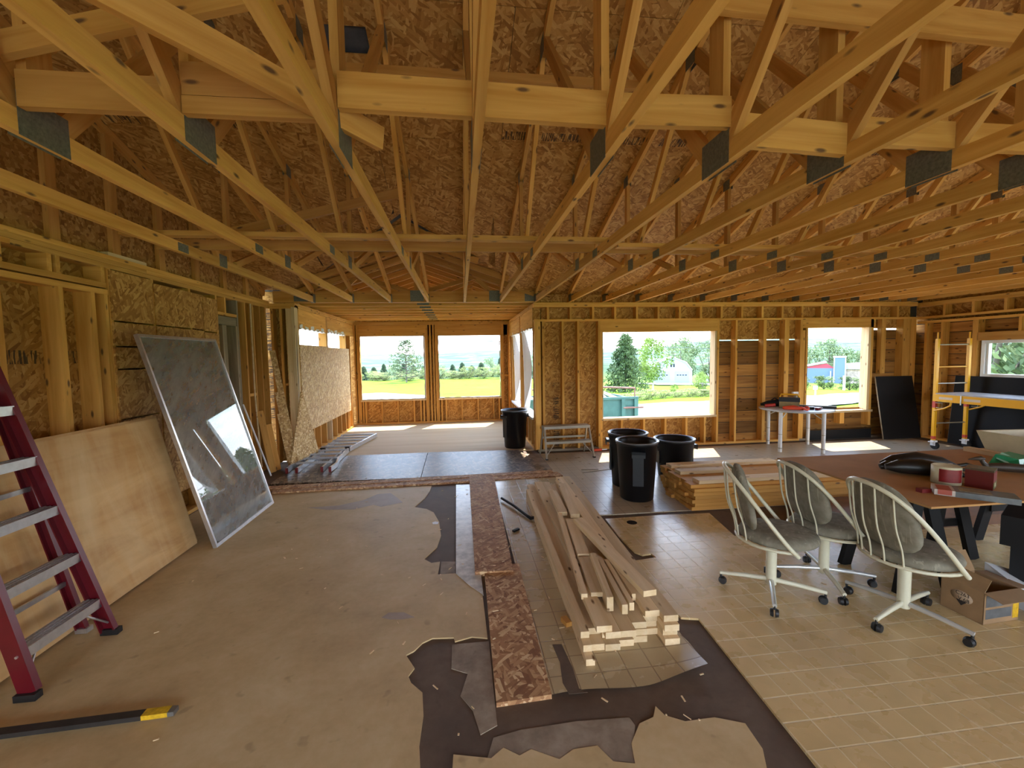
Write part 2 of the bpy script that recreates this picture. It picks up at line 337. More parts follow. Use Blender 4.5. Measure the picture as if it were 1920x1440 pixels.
# drain hole
MB().lathe([(.052, .0), (.052, .003)], 20).build('drain_hole', BLACKM, fl, (1.69, 4.10, .0002))
sheet('plywood_sheet', [(AXL, 7.75), (AXR, 7.62), (AXR, YA), (AXL, YA)], .02, PLYD, label='sun-lit plywood floor of the alcove')
sheet('plywood_sheet', [(AXR - .02, 6.0), (1.45, 5.95), (1.35, 7.35), (AXR - .3, 7.35)], .009, GREYF)
sheet('dark_sheet', [(-2.64, 6.16), (-.6, 6.12), (-.62, 7.73), (-1.91, 7.74), (-2.64, 7.76)], .024, WETO, label='dark wet floor sheet')
sheet('dark_sheet', [(-.59, 6.12), (1.26, 6.14), (1.0, 7.61), (-.61, 7.72)], .028, WETO)
sheet('osb_strip', [(-2.60, 6.02), (1.29, 6.15), (1.30, 6.02), (-2.55, 5.88)], .034, OSBF)
sheet('osb_strip', [(-2.44, 5.74), (1.40, 5.85), (1.36, 6.06), (-2.50, 5.95)], .026, OSBF)
sheet('osb_strip', [(.085, 6.0), (.43, 5.95), (.375, 3.27), (.075, 3.285)], .038, OSBF, label='reddish chipboard strip laid on the floor')
sheet('osb_strip', [(.150, 3.40), (.435, 3.40), (.415, 2.02), (.135, 2.005)], .024, OSBF)

# ---------------------------------------------------------------- walls
ST = .038
def studz(name, x0, x1, y0, y1, z0, z1, mat, par): return bxo(name, (x0, x1, y0, y1, z0, z1), mat, par)
wb = empty('wall_back', kind='structure', label='open stud wall with two unglazed window openings')
y0, y1 = YW, YW + .14
def vs(x, z0, z1, w=ST, mat=LUM, d=.14, nm='stud'): return bxo(nm, (x, x + w, y0, y0 + d, z0, z1), mat, wb)
bxo('bottom_plate', (AXR + .05, 2.45, y0, y1, 0, .04), GREYW, wb); bxo('bottom_plate', (2.45, 6.4, y0, y1, 0, .04), LUM, wb); bxo('bottom_plate', (6.4, XR, y0, y1 + .0, 0, .04), GREYW, wb)
bxo('middle_plate', (AXR, 4.72, y0, y1, 2.30, 2.338), LUM, wb); bxo('middle_plate', (4.72, XR, y0, y1, 2.298, 2.336), LUM, wb)
bxo('top_plate', (AXR, 5.2, y0, y1, 2.548, 2.588), LUM, wb); bxo('top_plate', (5.2, XR, y0, y1, 2.548, 2.588), LUM, wb); bxo('top_plate', (AXR, 3.9, y0, y1, 2.588, 2.627), LUM, wb); bxo('top_plate', (3.9, XR, y0, y1, 2.588, 2.627), LUM, wb)
for k in range(18): vs(1.52 + .405 * k, 2.338, 2.548, nm='cripple')
for x, w in ((1.30, .10), (1.43, .04)): vs(x, .04, 2.30, w, mat=LUM)
vs(1.78, .04, 2.30); vs(2.06, .04, 2.30); vs(2.44, .04, 2.30); vs(2.478, .04, 2.10)
for x in (2.86, 3.28, 3.69, 4.10, 4.46): vs(x, .04, .52, nm='cripple')
bxo('sill', (2.50, 4.70, y0 - .015, y1 + .02, .52, .558), LUMP, wb); bxo('header', (2.478, 4.70, y0, y0 + .04, 2.105, 2.30), LUM, wb); bxo('header', (2.478, 4.70, y0 + .05, y1, 2.105, 2.30), LUM, wb)
bxo('jamb', (4.655, 4.69, y0, y1 + .015, .558, 2.105), LUMP, wb); bxo('jamb', (2.50, 2.53, y0, y1 + .015, .558, 2.105), LUMP, wb)
vs(4.70, .04, 2.30); vs(5.06, .04, 2.30); vs(5.62, .04, 2.30, .06); vs(6.05, .04, 2.30, .09); vs(6.37, .04, 2.30, .05); vs(6.42, .04, 2.10, .05)
bxo('header', (6.42, 7.95, y0, y0 + .06, 2.145, 2.298), LUM, wb); bxo('header', (6.42, 7.95, y0 + .07, y1, 2.145, 2.298), LUM, wb)
bxo('sill', (6.47, 7.93, y0 - .02, y1 + .02, .515, .553), LUMP, wb)
bxo('jamb', (7.80, 7.85, y0 - .01, y1 + .015, .553, 2.145), LUMP, wb); bxo('jamb', (6.49, 6.53, y0, y1 + .015, .553, 2.145), LUM, wb)
vs(7.85, .25, 2.30, .06); vs(6.86, .3, .515, nm='cripple'); vs(7.25, .3, .515, nm='cripple', w=.09)
vs(8.08, 1.25, 2.298, .1, d=.09); vs(8.55, .04, 2.298, .16); vs(8.72, .04, 2.298, .12)
for b in ((AXR, 2.5, .0, 1.22), (AXR, 2.5, 1.22, 2.62), (2.5, 4.72, 0, .53), (2.5, 4.72, 2.11, 2.62), (4.72, 6.45, 1.945, 2.62), (6.45, 7.9, 2.15, 2.62), (7.9, XR, 2.13, 2.62)):
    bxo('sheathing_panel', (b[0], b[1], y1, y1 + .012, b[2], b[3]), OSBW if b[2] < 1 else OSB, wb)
zz = [0, .18, .39, .60, .825, 1.04, 1.263, 1.487, 1.718, 1.925]
for a, b in zip(zz, zz[1:]):
    for x0, x1 in ((4.72, 5.64), (5.645, 6.5)):
        bxo('plank', (x0, x1 - random.uniform(.002, .006), y1 + random.uniform(0, .004), y1 + .02, a, b - .011), PLANK, wb)
    if b < .61: bxo('plank', (6.5, 7.85, y1, y1 + .02, a, b - .01), PLANK, wb)
    bxo('plank', (7.86, XR, y1 + random.uniform(0, .004), y1 + .02, a, b - .011), PLANK, wb)
bxo('plank', (7.86, XR, y1, y1 + .02, 1.93, 2.10), PLANK, wb)

BLOCKP = plain('light_block_paper', (.05, .04, .035), .9)  # dark sheet added behind the planks to stop light leaking through the gaps
for b in ((4.72, 6.5, 0, 1.925), (7.86, XR + .2, 0, 2.10), (6.5, 7.86, 0, .51), (4.72, 6.5, 1.95, 2.65), (AXR, 4.72, 2.2, 2.84), (4.72, XR + .2, 2.3, 2.84), (AXR, 2.48, 0, 2.2)): bxo('light_block_paper', (b[0], b[1], y1 + .022, y1 + .026, b[2], b[3]), BLOCKP, wb)
wr = empty('wall_right', kind='structure', label='right wall of horizontal planks behind studs')
x0, x1 = XR, XR + .14
def hs(y, z0, z1, w=ST, nm='stud', d=.14): return bxo(nm, (x0, x0 + d, y - w, y, z0, z1), LUM, wr)
bxo('top_plate', (x0, x1, YF, YW, 2.52, 2.60), LUM, wr); bxo('middle_plate', (x0, x1, YF, YW, 2.29, 2.33), LUM, wr); bxo('middle_plate', (x0, x1, YF, YW, 2.20, 2.245), LUM, wr)
bxo('bottom_plate', (x0, x1, 4.7, YW, 0, .04), LUM, wr); bxo('bottom_plate', (x0, x1, YF, 4.6, 0, .04), LUM, wr)
for k in range(12): hs(7.0 - .45 * k, 2.33, 2.52, nm='cripple')
hs(7.30, .04, 2.20); hs(7.02, .04, 2.20); hs(6.52, .04, 2.20, .08)
bxo('header', (x0, x1, 5.0, 6.45, 1.84, 1.98), LUMO, wr)
for y in (5.9, 5.4): hs(y, 1.98, 2.20, nm='cripple')
for y in (6.0, 5.5): hs(y, .04, 1.2)
for y in (5.0, 4.7, .45, .1, -.4): hs(y, .04, 2.20)
zz = [.0, .2, .41, .62, .83, 1.04, 1.225, 1.42, 1.62, 1.84, 2.02, 2.2]
for a, b in zip(zz, zz[1:]):
    for q0, q1 in ((6.46, YW + .14), (4.72, 6.46)):
        if q0 < 5 and 1.2 < a < 1.83:
            bxo('plank', (x1, x1 + .02, 4.72, 5.05, a, b - .011), PLANK, wr); continue
        bxo('plank', (x1 + random.uniform(0, .004), x1 + .02, q0, q1 - .004, a, b - .011), PLANK, wr)
bxo('sheathing_panel', (x1, x1 + .012, 4.7, YW + .14, 2.205, 2.62), OSBW, wr)
bxo('sheathing_panel', (x1, x1 + .012, YF, .45, 0, 2.62), OSBW, wr); bxo('sheathing_panel', (x1, x1 + .012, .45, 4.7, 2.25, 2.62), OSBW, wr); bxo('sheathing_panel', (x1, x1 + .012, .45, 4.7, 0, .3), OSBW, wr)
for b in ((4.7, 5.06, 0, 2.7), (5.06, 6.4, 0, 1.22), (5.06, 6.4, 1.84, 2.7), (6.4, YW + .16, 0, 2.7)): bxo('light_block_paper', (x1 + .022, x1 + .026, b[0], b[1], b[2], b[3]), BLOCKP, wr)  # same added light-blocking sheet behind the right wall
w1 = empty('window_1', kind='structure', label='white vinyl window with a single pane in the plank wall')
wy0, wy1, wz0, wz1 = 5.06, 6.40, 1.22, 1.84
for nm, b in (('frame', (x0 + .03, x1 + .03, wy0, wy0 + .05, wz0, wz1)), ('frame', (x0 + .03, x1 + .03, wy1 - .05, wy1, wz0, wz1)), ('frame', (x0 + .03, x1 + .03, wy0 + .05, wy1 - .05, wz0, wz0 + .05)), ('frame', (x0 + .03, x1 + .03, wy0 + .05, wy1 - .05, wz1 - .05, wz1)),
              ('sash', (x0 + .06, x0 + .10, wy1 - .085, wy1 - .05, wz0 + .05, wz1 - .05)), ('sash', (x0 + .06, x0 + .10, wy0 + .05, wy0 + .085, wz0 + .05, wz1 - .05))):
    bxo(nm, b, WHITEG, w1)
m, t, b = newmat('glass'); b.inputs['Base Color'].default_value = (.96, .98, .97, 1); b.inputs['Roughness'].default_value = .02; b.inputs['Transmission Weight'].default_value = 1; b.inputs['IOR'].default_value = 1.02
GLASS = m
bxo('pane', (x0 + .075, x0 + .081, wy0 + .08, wy1 - .08, wz0 + .05, wz1 - .05), GLASS, w1)

wf = empty('wall_front', kind='structure', label='open stud wall behind the viewer')
for b in ((3.2, 3.9), (8.2, XR)): bxo('sheathing_panel', (b[0], b[1], YF - .15, YF - .138, 0, 2.62), OSBW, wf)
bxo('top_plate', (XL, XR, YF - .14, YF, 2.5, 2.6), LUM, wf); bxo('header', (XL, XR, YF - .14, YF, 2.25, 2.5), LUM, wf)
for x in (-3.0, 3.2, 3.8, 8.2, 8.7): bxo('stud', (x, x + ST, YF - .14, YF, 0, 2.25), LUM, wf)

# left wall (gable end)
wl = empty('wall_left', kind='structure', label='left stud wall with chipboard patches')
x0, x1 = XL - .14, XL
def ls(y, z0, z1, w=ST, mat=LUM, nm='stud', d=.14): return bxo(nm, (x1 - d, x1, y, y + w, z0, z1), mat, wl)
for za, zb, ya, yb in ((2.535, 2.573, YF, 3.4), (2.535, 2.573, 3.4, YW), (2.575, 2.613, YF, 4.7), (2.575, 2.613, 4.7, YW), (2.615, 2.653, YF, 5.6), (2.615, 2.653, 5.6, YW)): bxo('top_plate', (x0, x1 + random.uniform(-.004, .004), ya, yb, za, zb), LUM, wl)
bxo('loose_offcut', (x1 - .09, x1 - .005, 4.25, 4.72, 2.655, 2.685), LUMP, wl)
bxo('bottom_plate', (x0, x1, YF, YW, 0, .04), LUM, wl)
bxo('header', (x0, x1, YF, 4.21, 2.30, 2.345), LUM, wl); bxo('header', (x0, x1 - .008, YF, 4.21, 2.36, 2.405), LUM, wl)
for y in (1.9, 2.6, 3.3, 3.66, 3.73, 4.15): ls(y, 2.405, 2.535, nm='cripple')
ls(2.6, .04, 2.3); ls(3.27, .04, 2.30); ls(3.735, .04, 2.30); ls(4.03, .04, 2.30); ls(4.165, .04, 2.30)
ls(4.215, .04, 2.535); ls(4.75, .04, 2.535); ls(5.35, .04, 2.535); ls(5.89, .04, 2.535)
bxo('header', (x0, x1, 5.93, 6.40, 2.30, 2.338), LUM, wl); bxo('header', (x0, x1 - .01, 5.93, 6.40, 2.18, 2.29), GREYW, wl); ls(6.1, 2.338, 2.535, nm='cripple')
ls(6.40, .04, 2.535, .04, GREYW); ls(6.36, .04, 2.18, .038, GREYW)
bxo('door_post', (x0 - .02, x0 + .09, 6.12, 6.22, 0, 2.18), GREYW, wl)
for y in (6.62, 6.86, 7.08, 7.28): ls(y, .04, 2.535, mat=LUMO)
bxo('blocking', (x1 - .05, x1, 6.66, 6.86, 1.18, 1.22), LUM, wl)
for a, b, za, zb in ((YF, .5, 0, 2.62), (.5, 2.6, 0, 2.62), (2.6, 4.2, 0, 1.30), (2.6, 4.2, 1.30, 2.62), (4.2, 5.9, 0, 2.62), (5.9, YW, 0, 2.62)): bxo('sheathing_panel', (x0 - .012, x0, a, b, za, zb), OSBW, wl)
for ya, yb, rows in ((4.222, 4.762, ((2.085, 2.53), (1.86, 2.075), (1.655, 1.85), (1.20, 1.645), (.3, 1.19))), (4.778, 5.60, ((2.085, 2.50), (1.865, 2.075), (.3, 1.855))), (5.60, 5.92, ((2.07, 2.485), (1.60, 2.06), (.3, 1.59)))):
    for za, zb in rows: bxo('osb_patch', (x1, x1 + .012 + random.uniform(0, .003), ya, yb - .010, za, zb - .006), OSB, wl)
# gable framing above the plates
gt = lambda y: zr(y) - .10
for k in range(18):
    y = YF + .3 + .61 * k
    if abs(y) > 20 or y > 7.2 or gt(y) - 2.7 < .05: continue
    bxo('gable_stud', (x1 - .09, x1 - .05, y, y + .09, 2.653, gt(y)), LUMO, wl)
for sgn in (1, -1): board('gable_chord', (x1 - .07, 2.1, zr(2.1) - .055), (x1 - .07, 2.1 + sgn * 5.345, zr(7.445) - .055), .09, .038, LUMO, wl)
MB().add([(x1 - .102, y, z) for y, z in ((YF, 2.653), (7.445, 2.653), (7.445, zr(7.445)), (2.1, zr(2.1)), (YF, zr(YF)))] + [(x1 - .09, y, z) for y, z in ((YF, 2.653), (7.445, 2.653), (7.445, zr(7.445)), (2.1, zr(2.1)), (YF, zr(YF)))], [(0, 1, 2, 3, 4), (9, 8, 7, 6, 5)]).build('gable_sheathing', OSBW, wl)
MB().add([(XR + .102, y, z) for y, z in ((YF, 2.6), (7.445, 2.6), (7.445, zr(7.445)), (2.1, zr(2.1)), (YF, zr(YF)))], [(0, 1, 2, 3, 4)]).build('gable_sheathing', OSBW, wr)
# return wall beside the alcove
for x in (-3.04, -2.90, -2.72): bxo('stud', (x, x + ST, YW, YW + .14, .0, 2.535), LUMO, wl)
bxo('corner_stud', (AXL - .05, AXL - .0, YW - .02, YW + .12, 0, 2.56), LUMP, wl)
bxo('sheathing_panel', (XL - .15, AXL - .0, YW + .14, YW + .152, 0, 2.9), OSBW, wl)
bxo('top_plate', (XL, AXL, YW, YW + .14, 2.536, 2.62), LUM, wl)
bxo('blocking', (-2.88, -2.72, YW + .03, YW + .07, 1.28, 1.32), LUMO, wl)

# ---------------------------------------------------------------- alcove
al = empty('wall_alcove_left', kind='structure', label='left wall of the alcove with transom openings over pale chipboard')
x0, x1 = AXL - .14, AXL
bxo('top_plate', (x0, x1, YW, YA, 2.555, 2.59), LUM, al); bxo('top_plate', (x0, x1 + .004, YW, YA, 2.592, 2.628), LUM, al)
bxo('header', (x0, x1, 7.60, 9.06, 2.24, 2.55), LUM, al); bxo('header', (x0, x1 - .005, 9.16, YA, 2.26, 2.55), LUM, al)
bxo('stud', (x0, x1, 9.06, 9.16, 1.0, 2.55), LUMO, al)
bxo('stud', (x0, x1, YW, YW + ST, 0, 2.555), LUMP, al); bxo('stud', (x0, x1, 7.56, 7.60, 0, 2.555), LUM, al); bxo('stud', (x0, x1, 10.52, 10.56, 0, 2.26), LUMO, al); bxo('stud', (x0, x1, 10.9, 10.94, 0, 2.26), LUMO, al)
bxo('bottom_plate', (x0, x1, YW, YA, 0.008, .05), LUM, al)
for k in range(10): bxo('stud', (x0, x1, 7.75 + .36 * k, 7.79 + .36 * k, .05, .9), LUMO if k != 4 else LUMP, al)
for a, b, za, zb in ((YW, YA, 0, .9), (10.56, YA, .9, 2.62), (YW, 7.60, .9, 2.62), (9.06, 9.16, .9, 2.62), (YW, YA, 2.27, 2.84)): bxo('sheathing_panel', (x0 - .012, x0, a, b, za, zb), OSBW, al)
bxo('osb_panel', (x1, x1 + .012, 7.575, 9.15, .84, 1.955), OSBP, al); bxo('osb_panel', (x1, x1 + .012, 9.154, 10.75, .84, 1.94), OSBP, al)
bxo('osb_panel', (x1 + .001, x1 + .013, 7.70, 10.75, .46, .835), OSBP, al)
WRAP = plain('house_wrap', (.80, .80, .79), .55)
for q0, q1, zt in ((7.62, 9.05, 2.235), (9.17, 10.5, 2.255)):
    MB().grid(lambda u, w, q0=q0, q1=q1, zt=zt: (x0 - .015 + .175 * w, q0 + (q1 - q0) * u, zt - .008 + .012 * math.sin(u * 40 + w * 5)), 24, 4).build('house_wrap', WRAP, al)
    MB().grid(lambda u, w, q0=q0, q1=q1, zt=zt: (x1 + .004 + .012 * math.sin(u * 31), q0 + (q1 - q0) * u, zt + .0 + w * (.05 + .02 * math.sin(u * 17))), 24, 2).build('house_wrap', WRAP, al)

ab = empty('wall_alcove_back', kind='structure', label='far wall of the alcove with two large unglazed openings')
y0, y1 = YA, YA + .14
def fs(x, z0, z1, w=ST, nm='stud', mat=LUMO): return bxo(nm, (x, x + w, y0, y1, z0, z1), mat, ab)
bxo('bottom_plate', (AXL, AXR, y0, y1, 0.008, .05), LUMO, ab); bxo('top_plate', (AXL, AXR, y0, y1, 2.54, 2.63), LUMO, ab)
bxo('header', (-2.56, -.86, y0, y1 - .02, 2.26, 2.535), LUMO, ab); bxo('header', (-.62, 1.09, y0, y1 - .02, 2.26, 2.535), LUMO, ab)
for x in (AXL, -2.60, -2.56): fs(x, .05, 2.54)
for x in (-.90, -.86, -.78, -.70, -.64, -.60): fs(x, .05, 2.54 if x not in (-.90, -.60) else 2.26)
for x in (1.06, 1.10, 1.25): fs(x, .05, 2.54)
bxo('blocking', (1.14, 1.25, y0, y1, 1.18, 1.22), LUMO, ab); bxo('blocking', (-2.66, -2.60, y0, y1, 1.15, 1.19), LUMO, ab)
for x in (-2.5, -2.44, -2.04, -1.64, -1.23, -1.06, -.98): fs(x, .05, .60, nm='cripple')
for x in (-.52, -.41, 0.0, .42, .83, .98): fs(x, .05, .60, nm='cripple')
bxo('sill', (-2.54, -.90, y0 - .01, y1 + .02, .60, .638), LUMP, ab); bxo('sill', (-.58, 1.06, y0 - .01, y1 + .02, .60, .638), LUMP, ab)
for a, b, za, zb in ((AXL - .15, AXR + .15, 0, .61), (AXL - .15, -2.54, .61, 2.62), (-.9, -.58, .61, 2.62), (1.06, AXR + .15, .61, 2.62), (AXL - .15, AXR + .15, 2.27, 2.63)): bxo('sheathing_panel', (a, b, y1, y1 + .012, za, zb), OSB, ab)
def wrapround(par, pts_in, n=14):
    pass
for a, b in ((-2.54, -.90), (-.58, 1.06)):      # ragged house wrap folded round each opening
    rnd = random.Random(int(a * 100))
    for k in range(4):
        def f(u, w, k=k, a=a, b=b):
            j = .007 * math.sin(u * 7 + k * 2) + .005 * math.sin(u * 37 + k)
            yy = y1 + .02 - w * .175; th = .012 + (.02 + j) * max(0, w - .75) * 4
            if k == 0: return (a + th, yy, .64 + (2.26 - .64) * u)
            if k == 1: return (b - th, yy, .64 + (2.26 - .64) * u)
            if k == 2: return (a + (b - a) * u, yy, 2.258 - th * .7)
            return (a + (b - a) * u, yy, .641 + th * .6)
        MB().grid(f, 30, 6).build('house_wrap', WRAP, ab)
MB().add([(x, y1, z) for x, z in ((AXL - .15, 2.62), (AXR + .15, 2.62), (AXR + .15, 2.83), (-.695, 3.50), (AXL - .15, 2.83))], [(0, 1, 2, 3, 4)]).build('gable_sheathing', OSB, ab)
ar = empty('wall_alcove_right', kind='structure', label='right wall of the alcove with openings draped in white house wrap')
x0, x1 = AXR, AXR + .14
bxo('top_plate', (x0, x1, YW + .15, YA, 2.555, 2.59), LUM, ar); bxo('top_plate', (x0, x1, YW + .15, YA, 2.592, 2.628), LUM, ar)
bxo('header', (x0, x1, 7.62, 9.2, 2.22, 2.55), LUM, ar); bxo('header', (x0, x1, 9.34, YA, 2.22, 2.55), LUM, ar)
for y in (7.6, 9.2, 9.28, 10.75, 11.1): bxo('stud', (x0, x1, y, y + .04, .05, 2.55 if y > 9.25 and y < 9.3 else 2.22), LUMO, ar)
bxo('bottom_plate', (x0, x1, YW + .15, YA, .008, .05), LUM, ar)
for k in range(8): bxo('cripple', (x0, x1, 7.9 + .36 * k, 7.94 + .36 * k, .05, .55), LUMO, ar)
bxo('sill', (x0 - .03, x1 + .03, 7.64, 9.2, .55, .59), WHITEP, ar); bxo('sill', (x0 - .03, x1 + .03, 9.32, 10.75, .55, .59), WHITEP, ar)
for a, b, za, zb in ((7.585, YA + .15, 0, .56), (7.585, YA + .15, 2.23, 2.84), (9.2, 9.32, .56, 2.23), (10.75, YA, .56, 2.23)): bxo('sheathing_panel', (x1, x1 + .012, a, b, za, zb), OSBW, ar)
for a, b in ((7.66, 9.18), (9.34, 10.74)):
    MB().grid(lambda u, w, a=a, b=b: (x1 + .03 - .2 * w, a + (b - a) * u, 2.215 - .02 * w + .012 * math.sin(u * 30 + 4 * w)), 24, 5).build('house_wrap', WRAP, ar)
    def flap(u, w, a=a, b=b):      # hanging flap gathered towards the far jamb, its inner edge blown open
        wid = .36 * math.sin(PI * min(1, .12 + .8 * w)) ** .6 + .05
        return (x1 - .02 - .10 * math.sin(u * 9 + w * 4) * u - .05 * u, b - wid * u, 2.20 - 1.58 * w + .08 * u * (1 - w))
    MB().grid(flap, 22, 26).build('house_wrap', WRAP, ar)
# ---------------------------------------------------------------- roof sheathing
ce = empty('ceiling', kind='structure', label='underside of the chipboard roof deck')
XC, HW = -.695, 1.985
def tcut(y): return max(0., HW - (7.445 - y))
sl_ = math.hypot(1, 1 / 3)
def roofpanel(quad, sgn, name='roof_panel', mat=None):
    """quad: (x,y) corners on the slope; built as a thin prism in its own plane"""
    cx = sum(p[0] for p in quad) / len(quad); cy = sum(p[1] for p in quad) / len(quad)
    ux = V((1, 0, 0)); uy = V((0, 1, -sgn / 3)).normalized(); uz = ux.cross(uy)
    m = M((ux, uy, uz)).transposed().to_4x4(); m.translation = (cx, cy, zr(cy))
    o = MB().prism([(x - cx, (y - cy) * sl_) for x, y in quad], .012).build(name, mat or OSB, ce); o.matrix_basis = m; return o
rows = [2.1, 3.258, 4.416, 5.574, 6.732, 7.89]
for r, (ya, yb) in enumerate(zip(rows, rows[1:])):
    off = -3.2 - (1.22 if r % 2 else 0)
    for k in range(7):
        xa, xb = max(-3.2, off + 2.44 * k), min(9.0, off + 2.44 * (k + 1))
        if xb - xa < .1: continue
        xb -= .004; ye = yb - .004
        if r == 1 and xa < -.9 < xb:     # panel with the dark vent opening
            h0, h1, v0, v1 = -1.02, -.64, 3.46, 3.66
            for q in (((xa, ya), (h0, ya), (h0, ye), (xa, ye)), ((h1, ya), (xb, ya), (xb, ye), (h1, ye)), ((h0, ya), (h1, ya), (h1, v0), (h0, v0)), ((h0, v1), (h1, v1), (h1, ye), (h0, ye))): roofpanel(q, 1)
            o = MB().box(h0 - .03, h1 + .03, v0 - .03, v1 + .03, zr(v0) + .03, zr(v0) + .3).build('roof_vent', plain('vent_dark_blue', (.006, .008, .02), .6), ce); continue
        if yb > 5.46:
            # cut along the valleys of the alcove roof
            def L(y): return XC - tcut(y)
            def Rr(y): return XC + tcut(y)
            yc = min(ye, 7.445); y_ap = max(ya, 5.46)
            if xa < L(y_ap):
                q = [(xa, ya), (min(xb, L(ya)), ya)]
                if ya < 5.46: q.append((min(xb, XC), 5.46))
                q += [(min(xb, max(xa, L(yc))), yc)]
                if xa < L(yc) - .05: q.append((xa, yc))
                if len(q) > 2 and xa < AXL + 2: roofpanel(q, 1)
            if xb > Rr(y_ap):
                q = [(max(xa, Rr(ya)), ya), (xb, ya), (xb, ye)]
                xx = max(xa, Rr(yc) if ye <= 7.445 else AXR + .02)
                q += [(xx, ye)]
                if yb < 7 and ya < 5.46: q.append((max(xa, XC), 5.46))
                roofpanel(q, 1)
            continue
        roofpanel([(xa, ya), (xb, ya), (xb, ye), (xa, ye)], 1, mat=OSBR if r in (1, 2) else OSB)
for r, (ya, yb) in enumerate(zip(rows, rows[1:])):
    off = -3.2 - (1.22 if r % 2 else 0)
    for k in range(7):
        xa, xb = max(-3.2, off + 2.44 * k), min(9.0, off + 2.44 * (k + 1))
        if xb - xa < .1: continue
        roofpanel([(xa, 4.2 - ya), (xb - .004, 4.2 - ya), (xb - .004, 4.2 - yb + .004), (xa, 4.2 - yb + .004)], -1)
# covering added above the deck to stop sun leaking through panel gaps
def cov(u, w): y = -3.9 + 12.0 * w; return (-3.5 + 12.8 * u, y, zr(y) + .05)
LEAKC = plain('leak_cover', (.08, .08, .085), .9, var=.3)
for sgn, poly in ((-1, [(-3.5, -3.9), (9.3, -3.9), (9.3, 2.1), (-3.5, 2.1)]), (1, [(-3.5, 2.1), (9.3, 2.1), (9.3, 5.46), (-3.5, 5.46)]), (1, [(-3.5, 5.46), (XC + .1, 5.46), (XC + .1, 5.56), (AXL + .1, 7.445), (AXL - .02, 7.9), (-3.5, 7.9)]), (1, [(XC - .1, 5.56), (XC - .1, 5.46), (9.3, 5.46), (9.3, 7.9), (AXR + .0, 7.9), (AXR - .1, 7.445)])):
    MB().add([(x, y, zr(y) + .04) for x, y in poly] + [(x, y, zr(y) + .06) for x, y in poly], [tuple(range(len(poly))), tuple(range(len(poly), 2 * len(poly)))]).build('leak_cover_slope', LEAKC, ce)
MB().box(-3.5, 9.3, 1.9, 2.3, zr(2.1) + .055, zr(2.1) + .08).build('ridge_leak_cover', LEAKC, ce)  # strip added over the ridge to close a sun leak
MB().box(-.95, -.45, 5.25, 5.75, zr(5.46) + .085, zr(5.46) + .15).build('apex_leak_cover', LEAKC, ce)  # block added over the valley apex to close a sun leak
# eave board behind the truss heels
bxo('eave_board', (AXR, XR, YW + .145, YW + .16, 2.60, 2.84), OSB, ce)

# ---------------------------------------------------------------- trusses
CY = 2.1
def ztb(y): return zr(y) - .095 / .9487   # underside of the top chord
def truss(name, x, label, yend=YW + .0, girder=False):
    r = empty(name, (x, 0, 0), 0, label, 'roof truss', 'roof trusses')
    B = lambda n, p0, p1, w=.089, m=LUM, t=ST: board(n, (0, *p0), (0, *p1), w, t, m, r, up=(0, 0, 1))
    zb = ZC + .0445; ye = yend + (.12 if not girder else -.03)
    B('bottom_chord', (YF, zb), (4.05, zb)); B('bottom_chord', (4.052, zb), (ye, zb))
    zo = .05
    B('top_chord', (CY, zr(CY) - zo), (7.5 if not girder else 7.38, zr(7.5 if not girder else 7.38) - zo)); B('top_chord', (CY, zr(CY) - zo), (YF, zr(YF) - zo))
    B('king_post', (CY, ZC + .09), (CY, ztb(CY)), .12)
    for s in (1, -1):
        q = lambda d: CY + s * d
        B('web', (q(.08), ZC + .09), (q(1.30), ztb(CY + 1.30) + .02), .089, LUMO)
        B('web', (q(1.42), ztb(CY + 1.42) + .03), (q(2.53), ZC + .09), .064)
        B('web', (q(2.72), ZC + .09), (q(2.72), ztb(CY + 2.72)), .064, LUMO)
        B('web', (q(2.85), ZC + .09), (q(4.0), ztb(CY + 4.0) + .02), .064)
    pl = lambda y, z, a, b: [MB().box(sx * (ST / 2) + (0 if sx > 0 else -.0015), sx * (ST / 2) + (.0015 if sx > 0 else 0), y - a, y + a, z - b, z + b).build('connector_plate', STEEL, r) for sx in (1, -1)]
    pl(CY, ZC + .075, .115, .085); pl(CY + 2.58, ZC + .07, .07, .06); pl(4.05, ZC + .045, .07, .035); pl(CY + 1.35, ztb(CY + 1.35) + .03, .07, .07); pl(CY + 2.72, ztb(CY + 2.72) + .04, .06, .055); pl(CY - 1.35, ztb(CY + 1.35) + .03, .07, .07); pl(CY - 2.6, ZC + .07, .09, .06)
    if girder:
        for sx in (1, -1): MB().box(sx * .02 - .002, sx * .02 + .002, 7.32, 7.43, ZC - .01, ZC + .13).build('joist_hanger', STEEL, r)
    else: pl(7.36, ZC + .07, .09, .06)
    return r
ORD = ['first', 'second', 'third', 'fourth', 'fifth', 'sixth', 'seventh', 'eighth', 'ninth', 'tenth', 'eleventh', 'twelfth', 'thirteenth', 'fourteenth', 'fifteenth', 'sixteenth', 'seventeenth', 'eighteenth', 'nineteenth']
tg = truss('roof_truss', -2.343, '', girder=True); tn = None
for i in range(19):
    x = -2.343 + .61 * i
    gd = i < 6
    if i == 0: o = tg
    elif gd: o = copy_tree(tg)
    elif tn is None: o = tn = truss('roof_truss', x, '')
    else: o = copy_tree(tn)
    o.location.x = x
    o['label'] = ORD[i] + ' roof truss from the left wall, ' + ('hung on the alcove girder' if gd else 'resting on the window wall')
